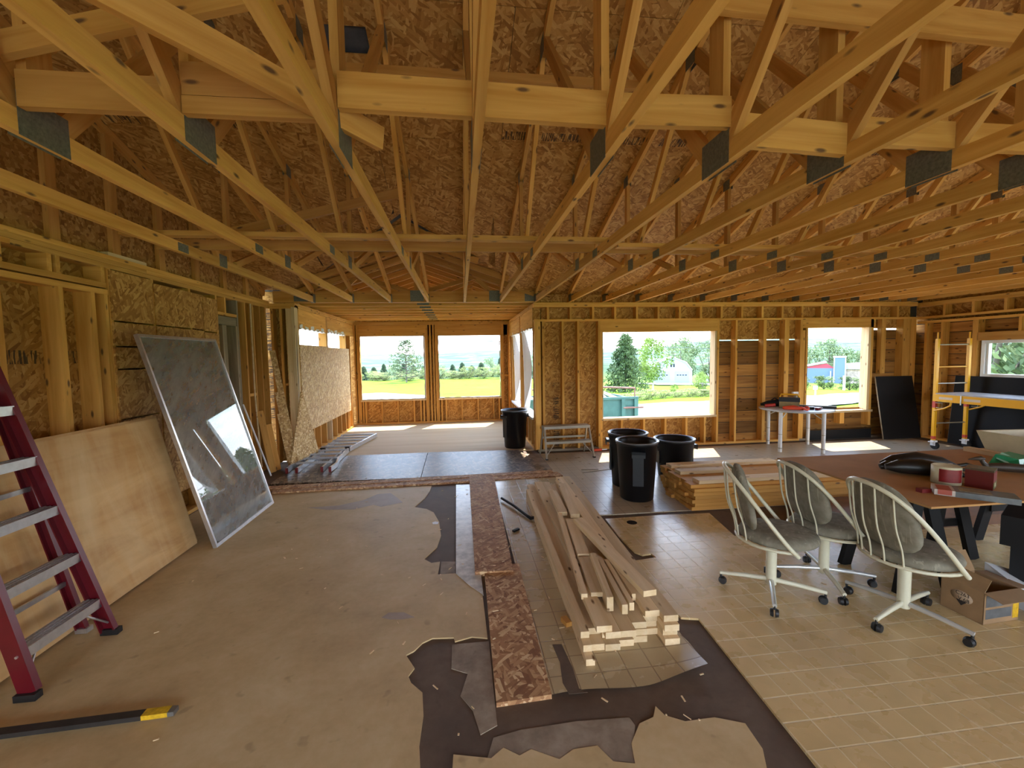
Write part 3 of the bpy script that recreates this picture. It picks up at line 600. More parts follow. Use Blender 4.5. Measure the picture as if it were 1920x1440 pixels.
# girder over the alcove mouth
g = empty('girder_truss', (0, YW + .05, 0), 0, 'doubled dark girder truss carrying the truss ends over the alcove', 'girder')
for dy in (-.04, 0.0): board('bottom_chord', (-2.98, dy, ZC + .095), (1.34, dy, ZC + .095), .184, ST, LUMO, g)
GX = XC
def ctop(x): return 2.83 + (HW - abs(x - XC)) / 3
for s in (1, -1): board('top_chord', (GX, 0, ctop(GX) - .06), (GX + s * 2.05, 0, ctop(GX + s * 2.05) - .06), .1, ST, LUMO, g)
board('king_post', (GX, 0, ZC + .18), (GX, 0, ctop(GX) - .1), .1, ST, LUMO, g, up=(1, 0, 0))
for s in (1, -1):
    board('web', (GX + s * .06, 0, ZC + .17), (GX + s * .95, 0, ctop(GX + .95) - .12), .07, ST, LUMO, g)
    board('web', (GX + s * 1.0, 0, ctop(GX + 1.0) - .12), (GX + s * 1.25, 0, ZC + .18), .07, ST, LUMO, g)
for x in (GX, GX + 1.32, 1.24, -2.55): MB().box(x - .11, x + .11, -.063, -.060, ZC + .02, ZC + .2).build('connector_plate', STEEL, g)
# alcove roof trusses
for i in range(12):
    y = 5.95 + .5 * i
    if y > 11.25: break
    hw = min(HW + .05, HW - (7.445 - y)) if y < 7.5 else HW + .05
    lab = ('%s alcove roof rafter pair counted from the girder outwards' % ORD[i - 4]) if y > 7.5 else ('%s short rafter pair on the main roof slope in front of the girder' % ORD[i])
    r = empty('alcove_truss', (XC, y, 0), 0, lab, 'rafter pair', 'alcove rafters')
    for s in (1, -1): board('rafter', (0, 0, ctop(XC) - .055), (s * hw, 0, ctop(XC + hw) - .055), .089, ST, LUMO, r)
    if y > 7.5:
        board('ceiling_joist', (-HW - .06, 0, ZC + .0445), (.05, 0, ZC + .0445), .089, ST, LUM, r); board('ceiling_joist', (.052, 0, ZC + .0445), (HW + .06, 0, ZC + .0445), .089, ST, LUM, r)
        board('web', (0, 0, ZC + .09), (0, 0, ctop(XC) - .1), .064, ST, LUMO, r, up=(1, 0, 0))
        for s in (1, -1): board('web', (s * .05, 0, ZC + .09), (s * .95, 0, ctop(XC + .95) - .1), .064, ST, LUMO, r)
        MB().box(-.05, .16, -.0215, -.0195, ZC + .015, ZC + .085).build('connector_plate', STEEL, r)
bo = empty('ceiling_alcove', kind='structure', label='chipboard roof deck over the alcove')
for s in (1, -1):
    ya_ = 7.445 - HW
    xs = (0, HW + .35)
    vs_ = [(XC, ya_, ctop(XC)), (XC, YA + .4, ctop(XC)), (XC + s * (HW + .3), YA + .4, ctop(XC + HW + .3)), (XC + s * (HW + .3), 7.47, ctop(XC + HW + .3)), (XC + s * HW, 7.445, ctop(XC + HW))]
    vs_ += [(x, y, z + .012) for x, y, z in vs_]
    MB().add(vs_, [(0, 1, 2, 3, 4) if s < 0 else (4, 3, 2, 1, 0), (5, 6, 7, 8, 9), (0, 5, 6, 1), (1, 6, 7, 2), (2, 7, 8, 3), (3, 8, 9, 4), (4, 9, 5, 0)]).build('roof_panel', OSB, bo)

# ---------------------------------------------------------------- loose braces in the roof
def brace(lbl, p0, p1, w=.089, t=ST, m=LUM, up=(0, 0, 1), nm='lateral_brace'):
    o = board(nm, p0, p1, w, t, m, None, up); return tag(o, lbl, 'brace', 'bracing boards in the roof')
zt = ZC + .09
brace('long flat brace lying across the truss bottoms from the left wall', (-2.66, 3.86, zt + .02), (1.36, 3.86, zt + .02), .038, .089)
brace('flat brace continuing right across the truss bottoms', (1.50, 4.03, zt + .02), (4.6, 4.03, zt + .02), .038, .089)
brace('dark upright brace just behind the long flat brace', (-2.7, 4.33, zt + .05), (1.35, 4.25, zt + .05), .089, .038, LUMO)
brace('right-hand continuation of the dark upright brace', (1.45, 4.28, zt + .05), (6.5, 4.28, zt + .05), .089, .038, LUMO)
brace('wide yellow blocking board between the middle king posts', (-.49, 1.99, 2.85), (.69, 1.99, 2.83), .15)
brace('yellow blocking board right of the centre king post', (.72, 1.99, 2.83), (1.30, 1.99, 2.845), .14)
brace('low blocking board two bays right of centre', (1.335, 1.99, 2.77), (1.91, 1.99, 2.745), .15)
for k, xx in enumerate((1.945, 2.555, 3.165, 3.775)): brace(ORD[k] + ' short blocking board further right between king posts', (xx, 1.99, 2.79), (xx + .57, 1.99, 2.79), .13)
brace('lower blocking board at the left king posts', (-1.70, 1.99, 2.79), (-1.13, 1.99, 2.79), .14, m=LUMO)
brace('doubled blocking board left of centre', (-1.10, 1.99, 2.86), (-.53, 1.99, 2.86), .13, m=LUMO); brace('lower doubled blocking board left of centre', (-1.10, 1.985, 2.755), (-.53, 1.985, 2.755), .07, m=LUMO)
brace('high thin brace across the upper webs', (-1.6, 3.31, 3.765), (1.65, 3.31, 3.765), .06, .038, LUMO)
brace('high board crossing the king posts at right', (1.2, 1.98, 3.36), (4.6, 1.98, 3.27), .14)
brace('skewed high board across the king posts at left', (-2.3, 1.98, 2.79), (-.70, 1.98, 3.24), .089)
brace('long loose plank lying slantwise over the left truss bottoms', (-1.33, 1.0, 2.785), (-.355, 2.21, 2.765), .10, .04, up=(0, -.25, 1), nm='loose_plank')
brace('slanting dark brace on the upright webs at left', (-2.25, 4.74, 3.0), (-.56, 4.74, 3.44), .089, .038, LUMO)
# ---------------------------------------------------------------- outdoors
def ss(a, b, x):
    t_ = min(1, max(0, (x - a) / (b - a))); return t_ * t_ * (3 - 2 * t_)
def th(x, y):
    r = math.hypot(x, y); ra = x / y if y > .1 else (9 if x > 0 else -9)
    q = ss(.12, .32, ra); z = -.55 - .045 * q * max(0, min(r, 120) - 10) - (1 - q) * .09 * max(0, min(r, 170) - 47) - .02 * max(0, min(r, 900) - 300)
    hh = (16 + 46 * ss(-.2, 1.05, max(-.5, min(1.5, ra)))) * (1 + .25 * math.sin(ra * 9 + 1) + .12 * math.sin(ra * 23))
    hn = 30 * math.sin(x / 230 + 1.3) * math.sin(y / 310) * ss(500, 1200, r) * .4
    z += ss(700, 3200, r) * (hh + 30) + hn
    z += .06 * math.sin(x * .9) * math.sin(y * .7) * ss(14, 30, r)
    return z
m, t, b = newmat('land'); b.inputs['Roughness'].default_value = .95; b.inputs['Specular IOR Level'].default_value = .1
g_ = nd(t, 'ShaderNodeNewGeometry'); ln = nd(t, 'ShaderNodeVectorMath', operation='LENGTH'); lk(t, g_.outputs['Position'], ln.inputs[0])
v = coords(t, (1, 1, 1), jitter=False)
gr = ramp(t, noise(t, v, .9, 6, .7), [(.3, (.07, .145, .004)), (.55, (.12, .21, .008)), (.75, (.20, .25, .02))])
fo = ramp(t, noise(t, coords(t, (.009, .009, .009), jitter=False), 1, 8, .68), [(.40, (.022, .05, .024)), (.52, (.045, .085, .035)), (.60, (.15, .22, .07)), (.72, (.30, .36, .13))])
fz = mth(t, 'MULTIPLY', mth(t, 'SUBTRACT', ln.outputs['Value'], 70), 1 / 120.); cl = nd(t, 'ShaderNodeClamp'); lk(t, fz, cl.inputs[0])
lk(t, mixc(t, cl.outputs[0], gr, fo), b.inputs['Base Color'])
rad = [0.5, 4, 8, 11]
while rad[-1] < 4800: rad.append(rad[-1] * 1.10)
na = 200; mb = MB()
vs_ = []; fs_ = []
for r in rad:
    for k in range(na):
        a = 2 * PI * k / na; x, y = r * math.sin(a), r * math.cos(a); vs_.append((x, y, th(x, y)))
for i in range(len(rad) - 1):
    for k in range(na): k2 = (k + 1) % na; fs_.append((i * na + k, (i + 1) * na + k, (i + 1) * na + k2, i * na + k2))
mb.add(vs_, fs_, True); o = mb.build('land', MATS['land']); tag(o, 'mown grass running out to forested hills', 'ground', kind='structure')
ASPH = plain('road_surface', (.15, .148, .145), .9, var=.12, vs=1.5); GRAV = plain('gravel', (.36, .34, .31), .95, var=.35, vs=6)
def ribbon(name, pts, w, mat, lift, label):
    P = [V((*p, 0)) for p in pts]; Q = []
    for a_, b_ in zip(P, P[1:]):
        n = max(2, int((b_ - a_).length / 1.5)); Q += [a_.lerp(b_, i / n) for i in range(n)]
    Q.append(P[-1]); vs_ = []; fs_ = []
    for i, p in enumerate(Q):
        d = (Q[min(i + 1, len(Q) - 1)] - Q[max(0, i - 1)]).normalized(); nn = V((-d.y, d.x, 0))
        for k in range(5):
            q = p + nn * w * (k / 4 - .5); vs_.append((q.x, q.y, th(q.x, q.y) + lift))
    for i in range(len(Q) - 1):
        for k in range(4): fs_.append((i * 5 + k, i * 5 + k + 1, (i + 1) * 5 + k + 1, (i + 1) * 5 + k))
    return tag(MB().add(vs_, fs_, True).build(name, mat), label, 'road', kind='structure')
ribbon('road', [(-12, 12.5), (0, 16.2), (9.3, 20.2), (12.9, 21.2), (25, 27.6), (31, 30.2), (50, 40), (80, 56)], 6., ASPH, .09, 'pale sunlit road beyond the windows')
ribbon('gravel_drive', [(-14, 15), (-8, 24.5), (-5.5, 25.5), (-2.6, 22), (-2, 14)], 4.2, GRAV, .08, 'gravel patch on the lawn outside the alcove')
ribbon('driveway', [(38, 62), (40, 74), (41, 79)], 16, ASPH, .1, 'pale driveway before the white barn')
for b_ in ((-9, 15, -12, YF - .2), (-9, XL - .2, YF - .2, 14), (XR + .2, 16, YF - .2, 14), (XL - .2, AXL - .2, YW + .2, 14), (AXR + .2, XR + .2, YW + .2, 12.2)):  # pale gravel added out of view to bounce neutral light onto the ceiling
    MB().grid(lambda u, w, b_=b_: (b_[0] + (b_[1] - b_[0]) * u, b_[2] + (b_[3] - b_[2]) * w, th(b_[0] + (b_[1] - b_[0]) * u, b_[2] + (b_[3] - b_[2]) * w) + .07), 8, 8).build('bounce_yard', GRAV); tag(bpy.data.objects[-1] if False else COL.objects[-1], 'gravel yard added around the building to bounce light indoors', 'ground', kind='structure')
# ---- plants
def leafmat(name, c1, c2, c3):
    m, t, b = newmat(name); b.inputs['Roughness'].default_value = .7; b.inputs['Specular IOR Level'].default_value = .2
    c1, c2, c3 = [tuple(x * .62 for x in c) for c in (c1, c2, c3)]
    lk(t, ramp(t, noise(t, coords(t, (2.2,) * 3), 1, 5, .7), [(.3, c1), (.5, c2), (.72, c3)]), b.inputs['Base Color']); b.inputs['Subsurface Weight'].default_value = 0
    return m
LF = {'spruce': leafmat('spruce_needles', (.035, .07, .02), (.10, .16, .05), (.17, .22, .06)), 'birch': leafmat('birch_leaves', (.12, .20, .02), (.26, .38, .06), (.42, .52, .12)),
      'pale': leafmat('pale_leaves', (.12, .19, .07), (.25, .34, .14), (.40, .48, .22)), 'shrub': leafmat('shrub_leaves', (.12, .18, .03), (.27, .34, .08), (.46, .48, .16)), 'dark': leafmat('fir_needles', (.02, .05, .022), (.06, .105, .045), (.12, .18, .07)), 'hedge': leafmat('juniper', (.035, .075, .02), (.14, .22, .05), (.34, .42, .10))}
BARK = plain('bark', (.12, .10, .08), .9, var=.4); BIRK = plain('birch_bark', (.55, .53, .50), .8, var=.3)
def leaves(mb, c, n, rad_, sz, rnd, flat=0.):
    for _ in range(n):
        while True:
            d = V((rnd.uniform(-1, 1), rnd.uniform(-1, 1), rnd.uniform(-1, 1)))
            if d.length < 1: break
        p = V(c) + V((d.x * rad_[0], d.y * rad_[1], d.z * rad_[2])); a = V((rnd.gauss(0, 1), rnd.gauss(0, 1), rnd.gauss(0, 1) * (1 - flat))).normalized()
        q = a.orthogonal().normalized() * sz * rnd.uniform(.6, 1.3); r_ = a.normalized() * sz * rnd.uniform(.4, .9)
        mb.add([p - q - r_ * .2, p - r_ * .1 + q * .1 - r_ * .5, p + q, p + r_ * .6], [(0, 1, 2, 3)])
_pl = {}
def plant(kind, x, y, h, w, label, name, cat='tree', group=None, z=None):
    rnd = random.Random(hash(kind) % 99 + 3 if kind not in _pl else 1)
    if kind not in _pl:
        rnd = random.Random(len(_pl) * 7 + 11); f = MB(); tr = MB()
        if kind in ('spruce', 'dark', 'pine'):
            tr.tube([(0, 0, 0), (0, 0, .5), (0, 0, .97)], [.016, .011, .003], 6)
            L_ = 15 if kind != 'pine' else 12
            for i in range(L_):
                u = .08 + .9 * i / L_ if kind != 'pine' else .12 + .86 * i / L_; rr = .5 * (1 - u) ** (.8 if kind != 'pine' else .75) + .02; nb = 9 if kind != 'pine' else 6
                for k in range(nb):
                    a = 2 * PI * (k + rnd.random() * .7) / nb; e_ = rr * rnd.uniform(.75, 1.1); zz_ = u + rnd.uniform(-.02, .02); up_ = .08 if kind == 'pine' else -.06
                    if kind == 'pine': tr.tube([(0, 0, zz_), (e_ * .5 * math.cos(a), e_ * .5 * math.sin(a), zz_ + up_ * .4), (e_ * math.cos(a), e_ * math.sin(a), zz_ + up_)], [.006, .004, .002], 4)
                    for s_ in range(5):
                        q = (.25 + .75 * s_ / 4) * e_
                        if kind == 'pine' and s_ < 2: continue
                        leaves(f, (q * math.cos(a), q * math.sin(a), zz_ + up_ * q / e_), 11, (.06, .06, .03), .026, rnd, .3)
        elif kind == 'birch':
            tr.tube([(0, 0, 0), (.01, 0, .4), (0, .01, .9)], [.02, .014, .004], 6)
            for i in range(46):
                u = rnd.random(); zz_ = .24 + .72 * u; rr = .5 * math.sin(PI * (.12 + .80 * u)) ** .8 * rnd.uniform(.3, 1); a = rnd.random() * 2 * PI
                leaves(f, (rr * math.cos(a), rr * math.sin(a), zz_), 60, (.12, .12, .11), .028, rnd)
        else:
            low = kind in ('shrub', 'hedge')
            if not low: tr.tube([(0, 0, 0), (.0, 0, .35), (.02, 0, .8)], [.03, .022, .006], 6)
            for k in range(4): a = k * 1.6; tr.tube([(0, 0, .02), (.15 * math.cos(a), .15 * math.sin(a), .35), (.3 * math.cos(a), .3 * math.sin(a), .7)], [.02, .014, .005], 5)
            for i in range(40):
                u = rnd.random(); zz_ = (.1 if low else .22) + (.80 if low else .72) * u; rr = .48 * math.sin(PI * (.18 + .72 * u)) ** .6 * rnd.uniform(.2, 1); a = rnd.random() * 2 * PI
                leaves(f, (rr * math.cos(a), rr * math.sin(a), zz_), 60, (.13, .13, .11), .032, rnd)
        mk = {'pine': 'dark', 'round': 'pale', 'bush': 'birch'}.get(kind, kind)
        _pl[kind] = (f.mesh('foliage', LF['spruce' if kind == 'pine' else mk]), tr.mesh('trunk', BIRK if kind == 'birch' else BARK))
    zz_ = th(x, y) if z is None else z
    r = empty(name, (x, y, zz_ - .03), rnd.uniform(0, 6), label, cat, group)
    fo_ = bpy.data.objects.new('foliage', _pl[kind][0]); link(fo_, r); fo_.scale = (w, w, h); fo_['kind'] = 'stuff'
    tr_ = bpy.data.objects.new('trunk', _pl[kind][1]); link(tr_, r); tr_.scale = (w, w, h)
    return r
plant('pine', -4.9, 40, 3.9, 4.2, 'tall open pine standing on the lawn in the left alcove window', 'pine_tree')
plant('spruce', 16.2, 41, 6.2, 4.9, 'big dense spruce behind the green dumpster', 'spruce_tree')
plant('birch', 21.6, 46.4, 5.8, 4.6, 'drooping birch in front of the white barn', 'birch_tree')
plant('round', 44, 82, 9., 7.5, 'tall pale tree left of two behind the white barn', 'poplar_tree', group='trees behind the barn')
plant('round', 51.5, 84, 9., 8, 'tall pale tree right of two behind the white barn', 'poplar_tree', group='trees behind the barn')
plant('bush', 19.8, 33.4, 1.95, 1.7, 'round leafy bush on the grass right of the barn', 'bush', 'bush')
plant('bush', 17.6, 33.8, 1.0, .8, 'small thin sapling left of the round bush', 'sapling', 'bush')
plant('dark', 49.5, 78, 7, 3., 'dark fir at the right edge of the wide window', 'fir_tree')
for k, x in enumerate((40.5, 42.8, 45., 47.2, 49.4, 51.6)):
    plant('hedge', x, 50.5 - .62 * (x - 42), 1.75, 3.1, ORD[k] + ' juniper from the left in the hedge across the road', 'juniper_shrub', 'shrub', 'juniper hedge')
for k, (x, y, h, w) in enumerate(((84, 98, 9.5, 9), (91, 97, 10, 9), (98, 96, 7, 7))): plant('round', x, y, h, w, ORD[k] + ' leafy tree from the left behind the blue house', 'leafy_tree', group='trees behind the blue house')
for k, (x, y, h, w) in enumerate(((19, 13.5, 7, 6.), (24, 14, 8, 7), (27, 20, 8, 7), (18, 9, 7, 6))): plant('round', x, y, h, w, ORD[k] + ' leafy tree filling the small vinyl window', 'garden_tree', group='trees outside the vinyl window')
rs = random.Random(5)
def NUM(k): return ORD[k] if k < len(ORD) else 'last'
for k in range(17):
    x = -11.5 + 1.05 * k + rs.uniform(-.3, .3); h = rs.uniform(.75, 1.25) + .25 * (x > 0); plant('shrub', x, 45 + rs.uniform(-2, 2), h, rs.uniform(1.9, 2.7), ORD[k] + ' shrub from the left in the belt along the lawn edge', 'wild_shrub', 'shrub', 'shrub belt beyond the lawn')
for k in range(22):
    ra = -.26 + .022 * k; y = rs.uniform(75, 115); tp_ = 1.71 - y * (.013 - .012 * ss(.02, .11, ra)) + rs.uniform(-.5, .5); plant('dark' if k % 5 else 'round', ra * y, y, tp_ - th(ra * y, y), rs.uniform(3.4, 4.6) * y / 95, (NUM(k - k // 5 - 1) + ' dark fir from the left in the wood beyond the shrubs') if k % 5 else (NUM(k // 5) + ' pale broad tree from the left in the wood beyond the shrubs'), 'fir_tree' if k % 5 else 'broadleaf_tree', 'tree', 'wood behind the shrub belt' if k % 5 else 'pale trees in the wood')
for k in range(9):
    x = 12 + 1.4 * k; y = 29 + .45 * (x - 12); plant('shrub', x, y, rs.uniform(.5, .8), rs.uniform(1.6, 2.2), ORD[k] + ' low weedy clump from the left on the verge across the road', 'weed_clump', 'weeds', 'weeds on the verge')
# ---- buildings
SIDE = plain('white_siding', (.36, .40, .46), .6); ROOFG = plain('grey_roof', (.40, .40, .41), .7); DOORW = plain('garage_door', (.30, .34, .40), .5); BLUE = plain('blue_siding', (.13, .19, .30), .6); REDR = plain('red_fascia', (.42, .05, .08), .6); TANST = plain('tan_stone', (.40, .30, .24), .8, var=.3, vs=3); DGL = plain('dark_glass', (.03, .035, .045), .15); TRIMW = plain('white_trim', (.8, .8, .8), .5)
bz = th(41, 80)
br_ = empty('barn', (41.2, 80, bz), -.40, 'white gambrel-roofed barn with two garage doors', 'barn')
prof = [(-3.6, 0), (3.6, 0), (3.6, 2.5), (2.5, 4.0), (0, 5.05), (-2.5, 4.0), (-3.6, 2.5)]
mm = M(((1, 0, 0, 0), (0, 0, 1, 0), (0, 1, 0, 0), (0, 0, 0, 1)))
MB().prism(prof, 9, mm).build('wall', SIDE, br_)
for a_, b_ in zip(prof[2:], prof[3:]): board('roof_slope', ((a_[0] + b_[0]) / 2 * 1.0, -.25, (a_[1] + b_[1]) / 2 + .06), ((a_[0] + b_[0]) / 2, 9.2, (a_[1] + b_[1]) / 2 + .06), math.hypot(b_[0] - a_[0], b_[1] - a_[1]) + .1, .12, TRIMW, br_, up=(b_[0] - a_[0], 0, b_[1] - a_[1]))
for x in (-1.75, 1.75):
    d = bxo('garage_door', (x - 1.25, x + 1.25, -.05, .0, .05, 2.3), DOORW, br_)
    for k in range(4): o = MB().box(x - .95 + .5 * k, x - .62 + .5 * k, -.06, -.045, 1.45, 1.65).build('door_window', DGL, br_)
for x in (-.4, .12): MB().box(x, x + .3, -.03, .01, 3.1, 3.75).build('loft_window', DGL, br_)
MB().box(-.18, .18, -.03, .01, 4.2, 4.5).build('vent', DGL, br_)
hz = th(55.5, 86); h_ = empty('grey_house', (56.3, 86, hz), -.4, 'pale blue-grey house at the right edge of the wide window', 'house')
MB().box(-3, 3, 0, 6, 0, 4.0).build('wall', plain('bluegrey_siding', (.42, .50, .60), .6), h_); MB().prism([(-3.4, 3.9), (3.4, 3.9), (0, 5.2)], 6.4, mm @ M.Translation((0, 0, -.2))).build('roof', ROOFG, h_)
MB().box(-2.4, -1.5, -.04, 0, 1.6, 2.9).build('window', TRIMW, h_)
hz = th(75, 82); h_ = empty('blue_house', (75.0, 82, hz), -.72, 'dark blue house with red gable and chimney block across the road', 'house')
MB().box(-3.3, 2.2, 0, 8, 0, 3.2).build('wall', BLUE, h_); MB().prism([(-3.9, 3.2), (2.4, 3.2), (1.0, 4.2)], .3, mm).build('gable', REDR, h_); MB().add([(-4.1, -.3, 3.15), (1.0, -.3, 4.35), (1.0, 8, 4.35), (-4.1, 8, 3.15), (-4.1, -.3, 3.35), (1.0, -.3, 4.55), (1.0, 8, 4.55), (-4.1, 8, 3.35)], [(0, 1, 2, 3), (7, 6, 5, 4), (0, 4, 5, 1), (0, 3, 7, 4)]).build('roof', ROOFG, h_)
MB().box(2.2, 4.1, -.5, 1.4, 0, 5.4).build('chimney', BLUE, h_); MB().box(2.1, 4.2, -.6, 1.5, 5.4, 5.7).build('chimney_cap', TRIMW, h_)
for x in (2.15, 4.0, 1.6): MB().box(x, x + .16, -.58, -.48, 0, 5.4 if x > 1.7 else 2.6).build('corner_trim', TRIMW, h_)
MB().box(4.1, 10, .4, 8, 0, 3.0).build('stone_wing', TANST, h_); MB().prism([(4.1, 3.0), (10.5, 3.0), (10.5, 4.6), (4.1, 3.9)], 8, mm @ M.Translation((0, 0, 0))).build('roof', ROOFG, h_)
for x in (6.2, 7.6): MB().box(x, x + .7, .33, .4, 1.0, 2.4).build('window', TRIMW, h_)
o = empty('mailbox', (29.3, 32.5, th(29.3, 32.5)), .7, 'white mailbox on a post by the road', 'mailbox'); MB().box(-.05, .05, -.05, .05, 0, .65).build('post', TRIMW, o); MB().box(-.25, .25, -.12, .12, .6, .9).build('box', TRIMW, o)
o = empty('yard_post', (45.4, 46.2, th(45.4, 46.2)), .7, 'white post with a cross arm before the hedge', 'post'); MB().box(-.12, .12, -.12, .12, 0, 1.7).build('post', TRIMW, o); MB().box(-.4, .4, -.06, .06, 1.35, 1.5).build('cross_arm', TRIMW, o)
# ---- dumpster
DG = plain('green_steel', (.06, .155, .115), .55, var=.25, vs=3); RUST = plain('rusty_steel', (.26, .13, .09), .8, var=.3)
d = empty('dumpster', (3.6, 12.6, th(3.6, 12.6) - .05), .03, 'green steel dumpster full of debris outside the wide window', 'dumpster')
gz = 1.06
mbd = MB(); mbd.box(-2.2, 1.75, 0, .05, 0, gz); mbd.box(-2.2, 1.75, 1.85, 1.9, 0, gz); mbd.box(-2.2, -2.15, 0, 1.9, 0, gz); mbd.box(1.7, 1.75, 0, 1.9, 0, gz); mbd.box(-2.2, 1.75, 0, 1.9, 0, .06); mbd.build('body', DG, d)
MB().box(-2.25, 1.8, -.05, .07, gz, gz + .07).build('rim', DG, d)
for x in (1.25, 1.66): MB().box(x, x + .12, -.08, 0, 0, gz).build('rib', DG, d)
MB().tube([(1.3, -.06, .80), (1.95, -.06, .80)], .03, 8).build('latch_bar', RUST, d)
MB().tube([(1.72, .05, gz), (1.72, .05, gz + .33), (.9, .05, gz + .37), (-.2, .05, gz + .42), (-1.5, .05, gz + .36)], .03, 6).build('tarp_bow', RUST, d)
for k in range(16):
    x = -1.9 + .22 * k + rs.uniform(-.1, .1); o = board('debris_board', (x, .2, gz - .05), (x + rs.uniform(-.5, .5), 1.5, gz + rs.uniform(.0, .12)), .09, .03, LUMP if k % 2 else GREYW, d)
# ---- overhead wires
WIRE = plain('wire', (.05, .055, .06), .6)
for lab, p, q in (('upper overhead wire crossing the wide window', (15.4, 45, 3.5), (37.5, 60, 2.97)), ('lower overhead wire crossing the wide window', (15.4, 45, 2.71), (37.5, 60, 2.25)), ('upper overhead wire crossing the narrow window', (66, 75, 4.8), (78, 76, 4.5)), ('lower overhead wire crossing the narrow window', (66, 75, 2.7), (78, 76, 3.1))):
    p, q = V(p), V(q); d_ = q - p
    tag(MB().tube([p - d_ * .6, p, q, q + d_ * .6], .035, 6).build('overhead_wire', WIRE), lab, 'wire', 'overhead wires')
# ---------------------------------------------------------------- things: left side
def xf(origin, ux, uz):
    """frame matrix with local x along ux, local z along uz"""
    x = V(ux).normalized(); z = V(uz); z = (z - z.dot(x) * x).normalized(); y = z.cross(x); m = M((x, y, z)).transposed().to_4x4(); m.translation = origin; return m
def leaning(name, origin, ux, uz, label, cat, group=None):
    e_ = empty(name, (0, 0, 0), 0, label, cat, group); e_.matrix_basis = xf(origin, ux, uz); return e_
# plywood sheets leaning (local x along the floor, local z up the sheet)
p1 = leaning('plywood_sheet', (-2.485, 1.80, .012), (0, 1, 0), (-.235, 0, 1), 'large tan plywood sheet leaning on the left wall, front of two', 'plywood', 'leaning plywood sheets')
o = MB().box(0, 2.45, .0, .016, 0, 1.22).build('sheet', PLY, p1)
p2 = leaning('plywood_sheet', (-2.512, 1.86, .012), (0, 1, 0), (-.235, 0, 1), 'plywood sheet hidden behind the large tan one, only its edges show', 'plywood', 'leaning plywood sheets')
MB().box(0, 2.44, .0, .014, 0, 1.235).build('sheet', PLY, p2)
# red stepladder
ld = empty('stepladder', (0, 0, 0), 0, 'folded red fibreglass stepladder with aluminium treads at the left edge', 'stepladder')
def rail(name, y0_, y1_, x0_, k, L_, w, t_, inward):
    p, q = V((x0_, y0_, .03)), V((x0_ - k * L_, y1_, L_)); d_ = (q - p).normalized(); up_ = V((1, 0, k)).normalized()
    mbr = MB(); mbr.bar(p, q, w, .006, up=up_); nrm = V((0, 1, 0)) * inward
    for s in (1, -1):
        off = up_ * s * (w / 2 - .004) + nrm * t_ / 2; mbr.bar(p + off, q + off, .008, t_, up=up_)
    o_ = mbr.build(name, REDF, ld); return o_
fr = rail('front_rail', 2.905, 2.80, -2.235, .27, 2.35, .085, .032, -1); fl2 = rail('front_rail', 2.375, 2.46, -2.235, .27, 2.35, .085, .032, 1)
rail('rear_rail', 2.95, 2.86, -2.425, .205, 2.25, .06, .028, -1); rail('rear_rail', 2.33, 2.41, -2.425, .205, 2.25, .06, .028, 1)
for yy in (2.905, 2.375): MB().box(-2.285, -2.185, yy - .022, yy + .022, .0, .035).build('foot', RUBBER, ld)
for yy in (2.95, 2.33): MB().box(-2.46, -2.39, yy - .025, yy + .025, .0, .03).build('foot', ALU, ld)
for k in range(7):
    z = .245 + .305 * k; xx = -2.235 - .27 * z; ya, yb = 2.40 + .035 * z, 2.885 - .045 * z
    s_ = MB().box(xx - .045, xx + .045, ya, yb, z - .012, z).build('tread', ALUP, ld); MB().box(xx + .040, xx + .048, ya, yb, z - .05, z + .004).build('tread_nose', ALU, s_)
    for r_ in range(3): MB().box(xx - .03 + .025 * r_, xx - .02 + .025 * r_, ya, yb, z, z + .003).build('grip_rib', ALUP, s_)
    for yy in (2.911 - .045 * z, 2.369 + .035 * z): MB().tube([(xx + .03, yy - .006, z - .02), (xx + .03, yy + .006, z - .02)], .007, 8).build('rivet', ALU, ld)
for yy, s in ((2.90, -1), (2.38, 1)): MB().tube([(-2.245, yy + .0, .075), (-2.29, yy + s * .12, .20)], .006, 6).build('brace_rod', ALU, ld)
for z in (.33, .95, 1.55): MB().bar((-2.43 - .205 * z, 2.335 + .03 * z, z), (-2.43 - .205 * z, 2.945 - .04 * z, z), .028, .014).build('rear_crossbar', ALU, ld)
# glazed door panel leaning
gp = leaning('glass_door_panel', (-2.255, 4.14, .0), (.0, 1, 0), (-.275, 0, 1), 'aluminium framed glass door panel leaning on the left wall, reflecting sky', 'door panel')
GW, GH = 1.22, 2.03
for nm, b in (('frame', (0, .022, 0, .035, 0, GH)), ('frame', (GW - .02, GW, 0, .035, 0, GH)), ('frame', (.022, GW - .02, 0, .035, GH - .025, GH)), ('bottom_rail', (.022, GW - .02, 0, .035, 0, .03)), ('mid_rail', (.035, GW - .03, .02, .033, 1.55, 1.565))): MB().box(*b).build(nm, ALU, gp)
m, t, b = newmat('dirty_glass'); b.inputs['Base Color'].default_value = (.55, .58, .55, 1); b.inputs['Roughness'].default_value = .015; b.inputs['Transmission Weight'].default_value = .0; b.inputs['Metallic'].default_value = 0
mixs = nd(t, 'ShaderNodeMixShader'); gl = nd(t, 'ShaderNodeBsdfGlossy'); gl.inputs['Roughness'].default_value = .01; gl.inputs['Color'].default_value = (.9, .92, .93, 1); tr = nd(t, 'ShaderNodeBsdfTransparent'); tr.inputs['Color'].default_value = (.62, .64, .60, 1)
df = nd(t, 'ShaderNodeBsdfDiffuse'); df.inputs['Color'].default_value = (.50, .49, .44, 1); m2 = nd(t, 'ShaderNodeMixShader'); sm = noise(t, coords(t, (3, 3, 9), (0, .6, 0)), 1, 5, .7)
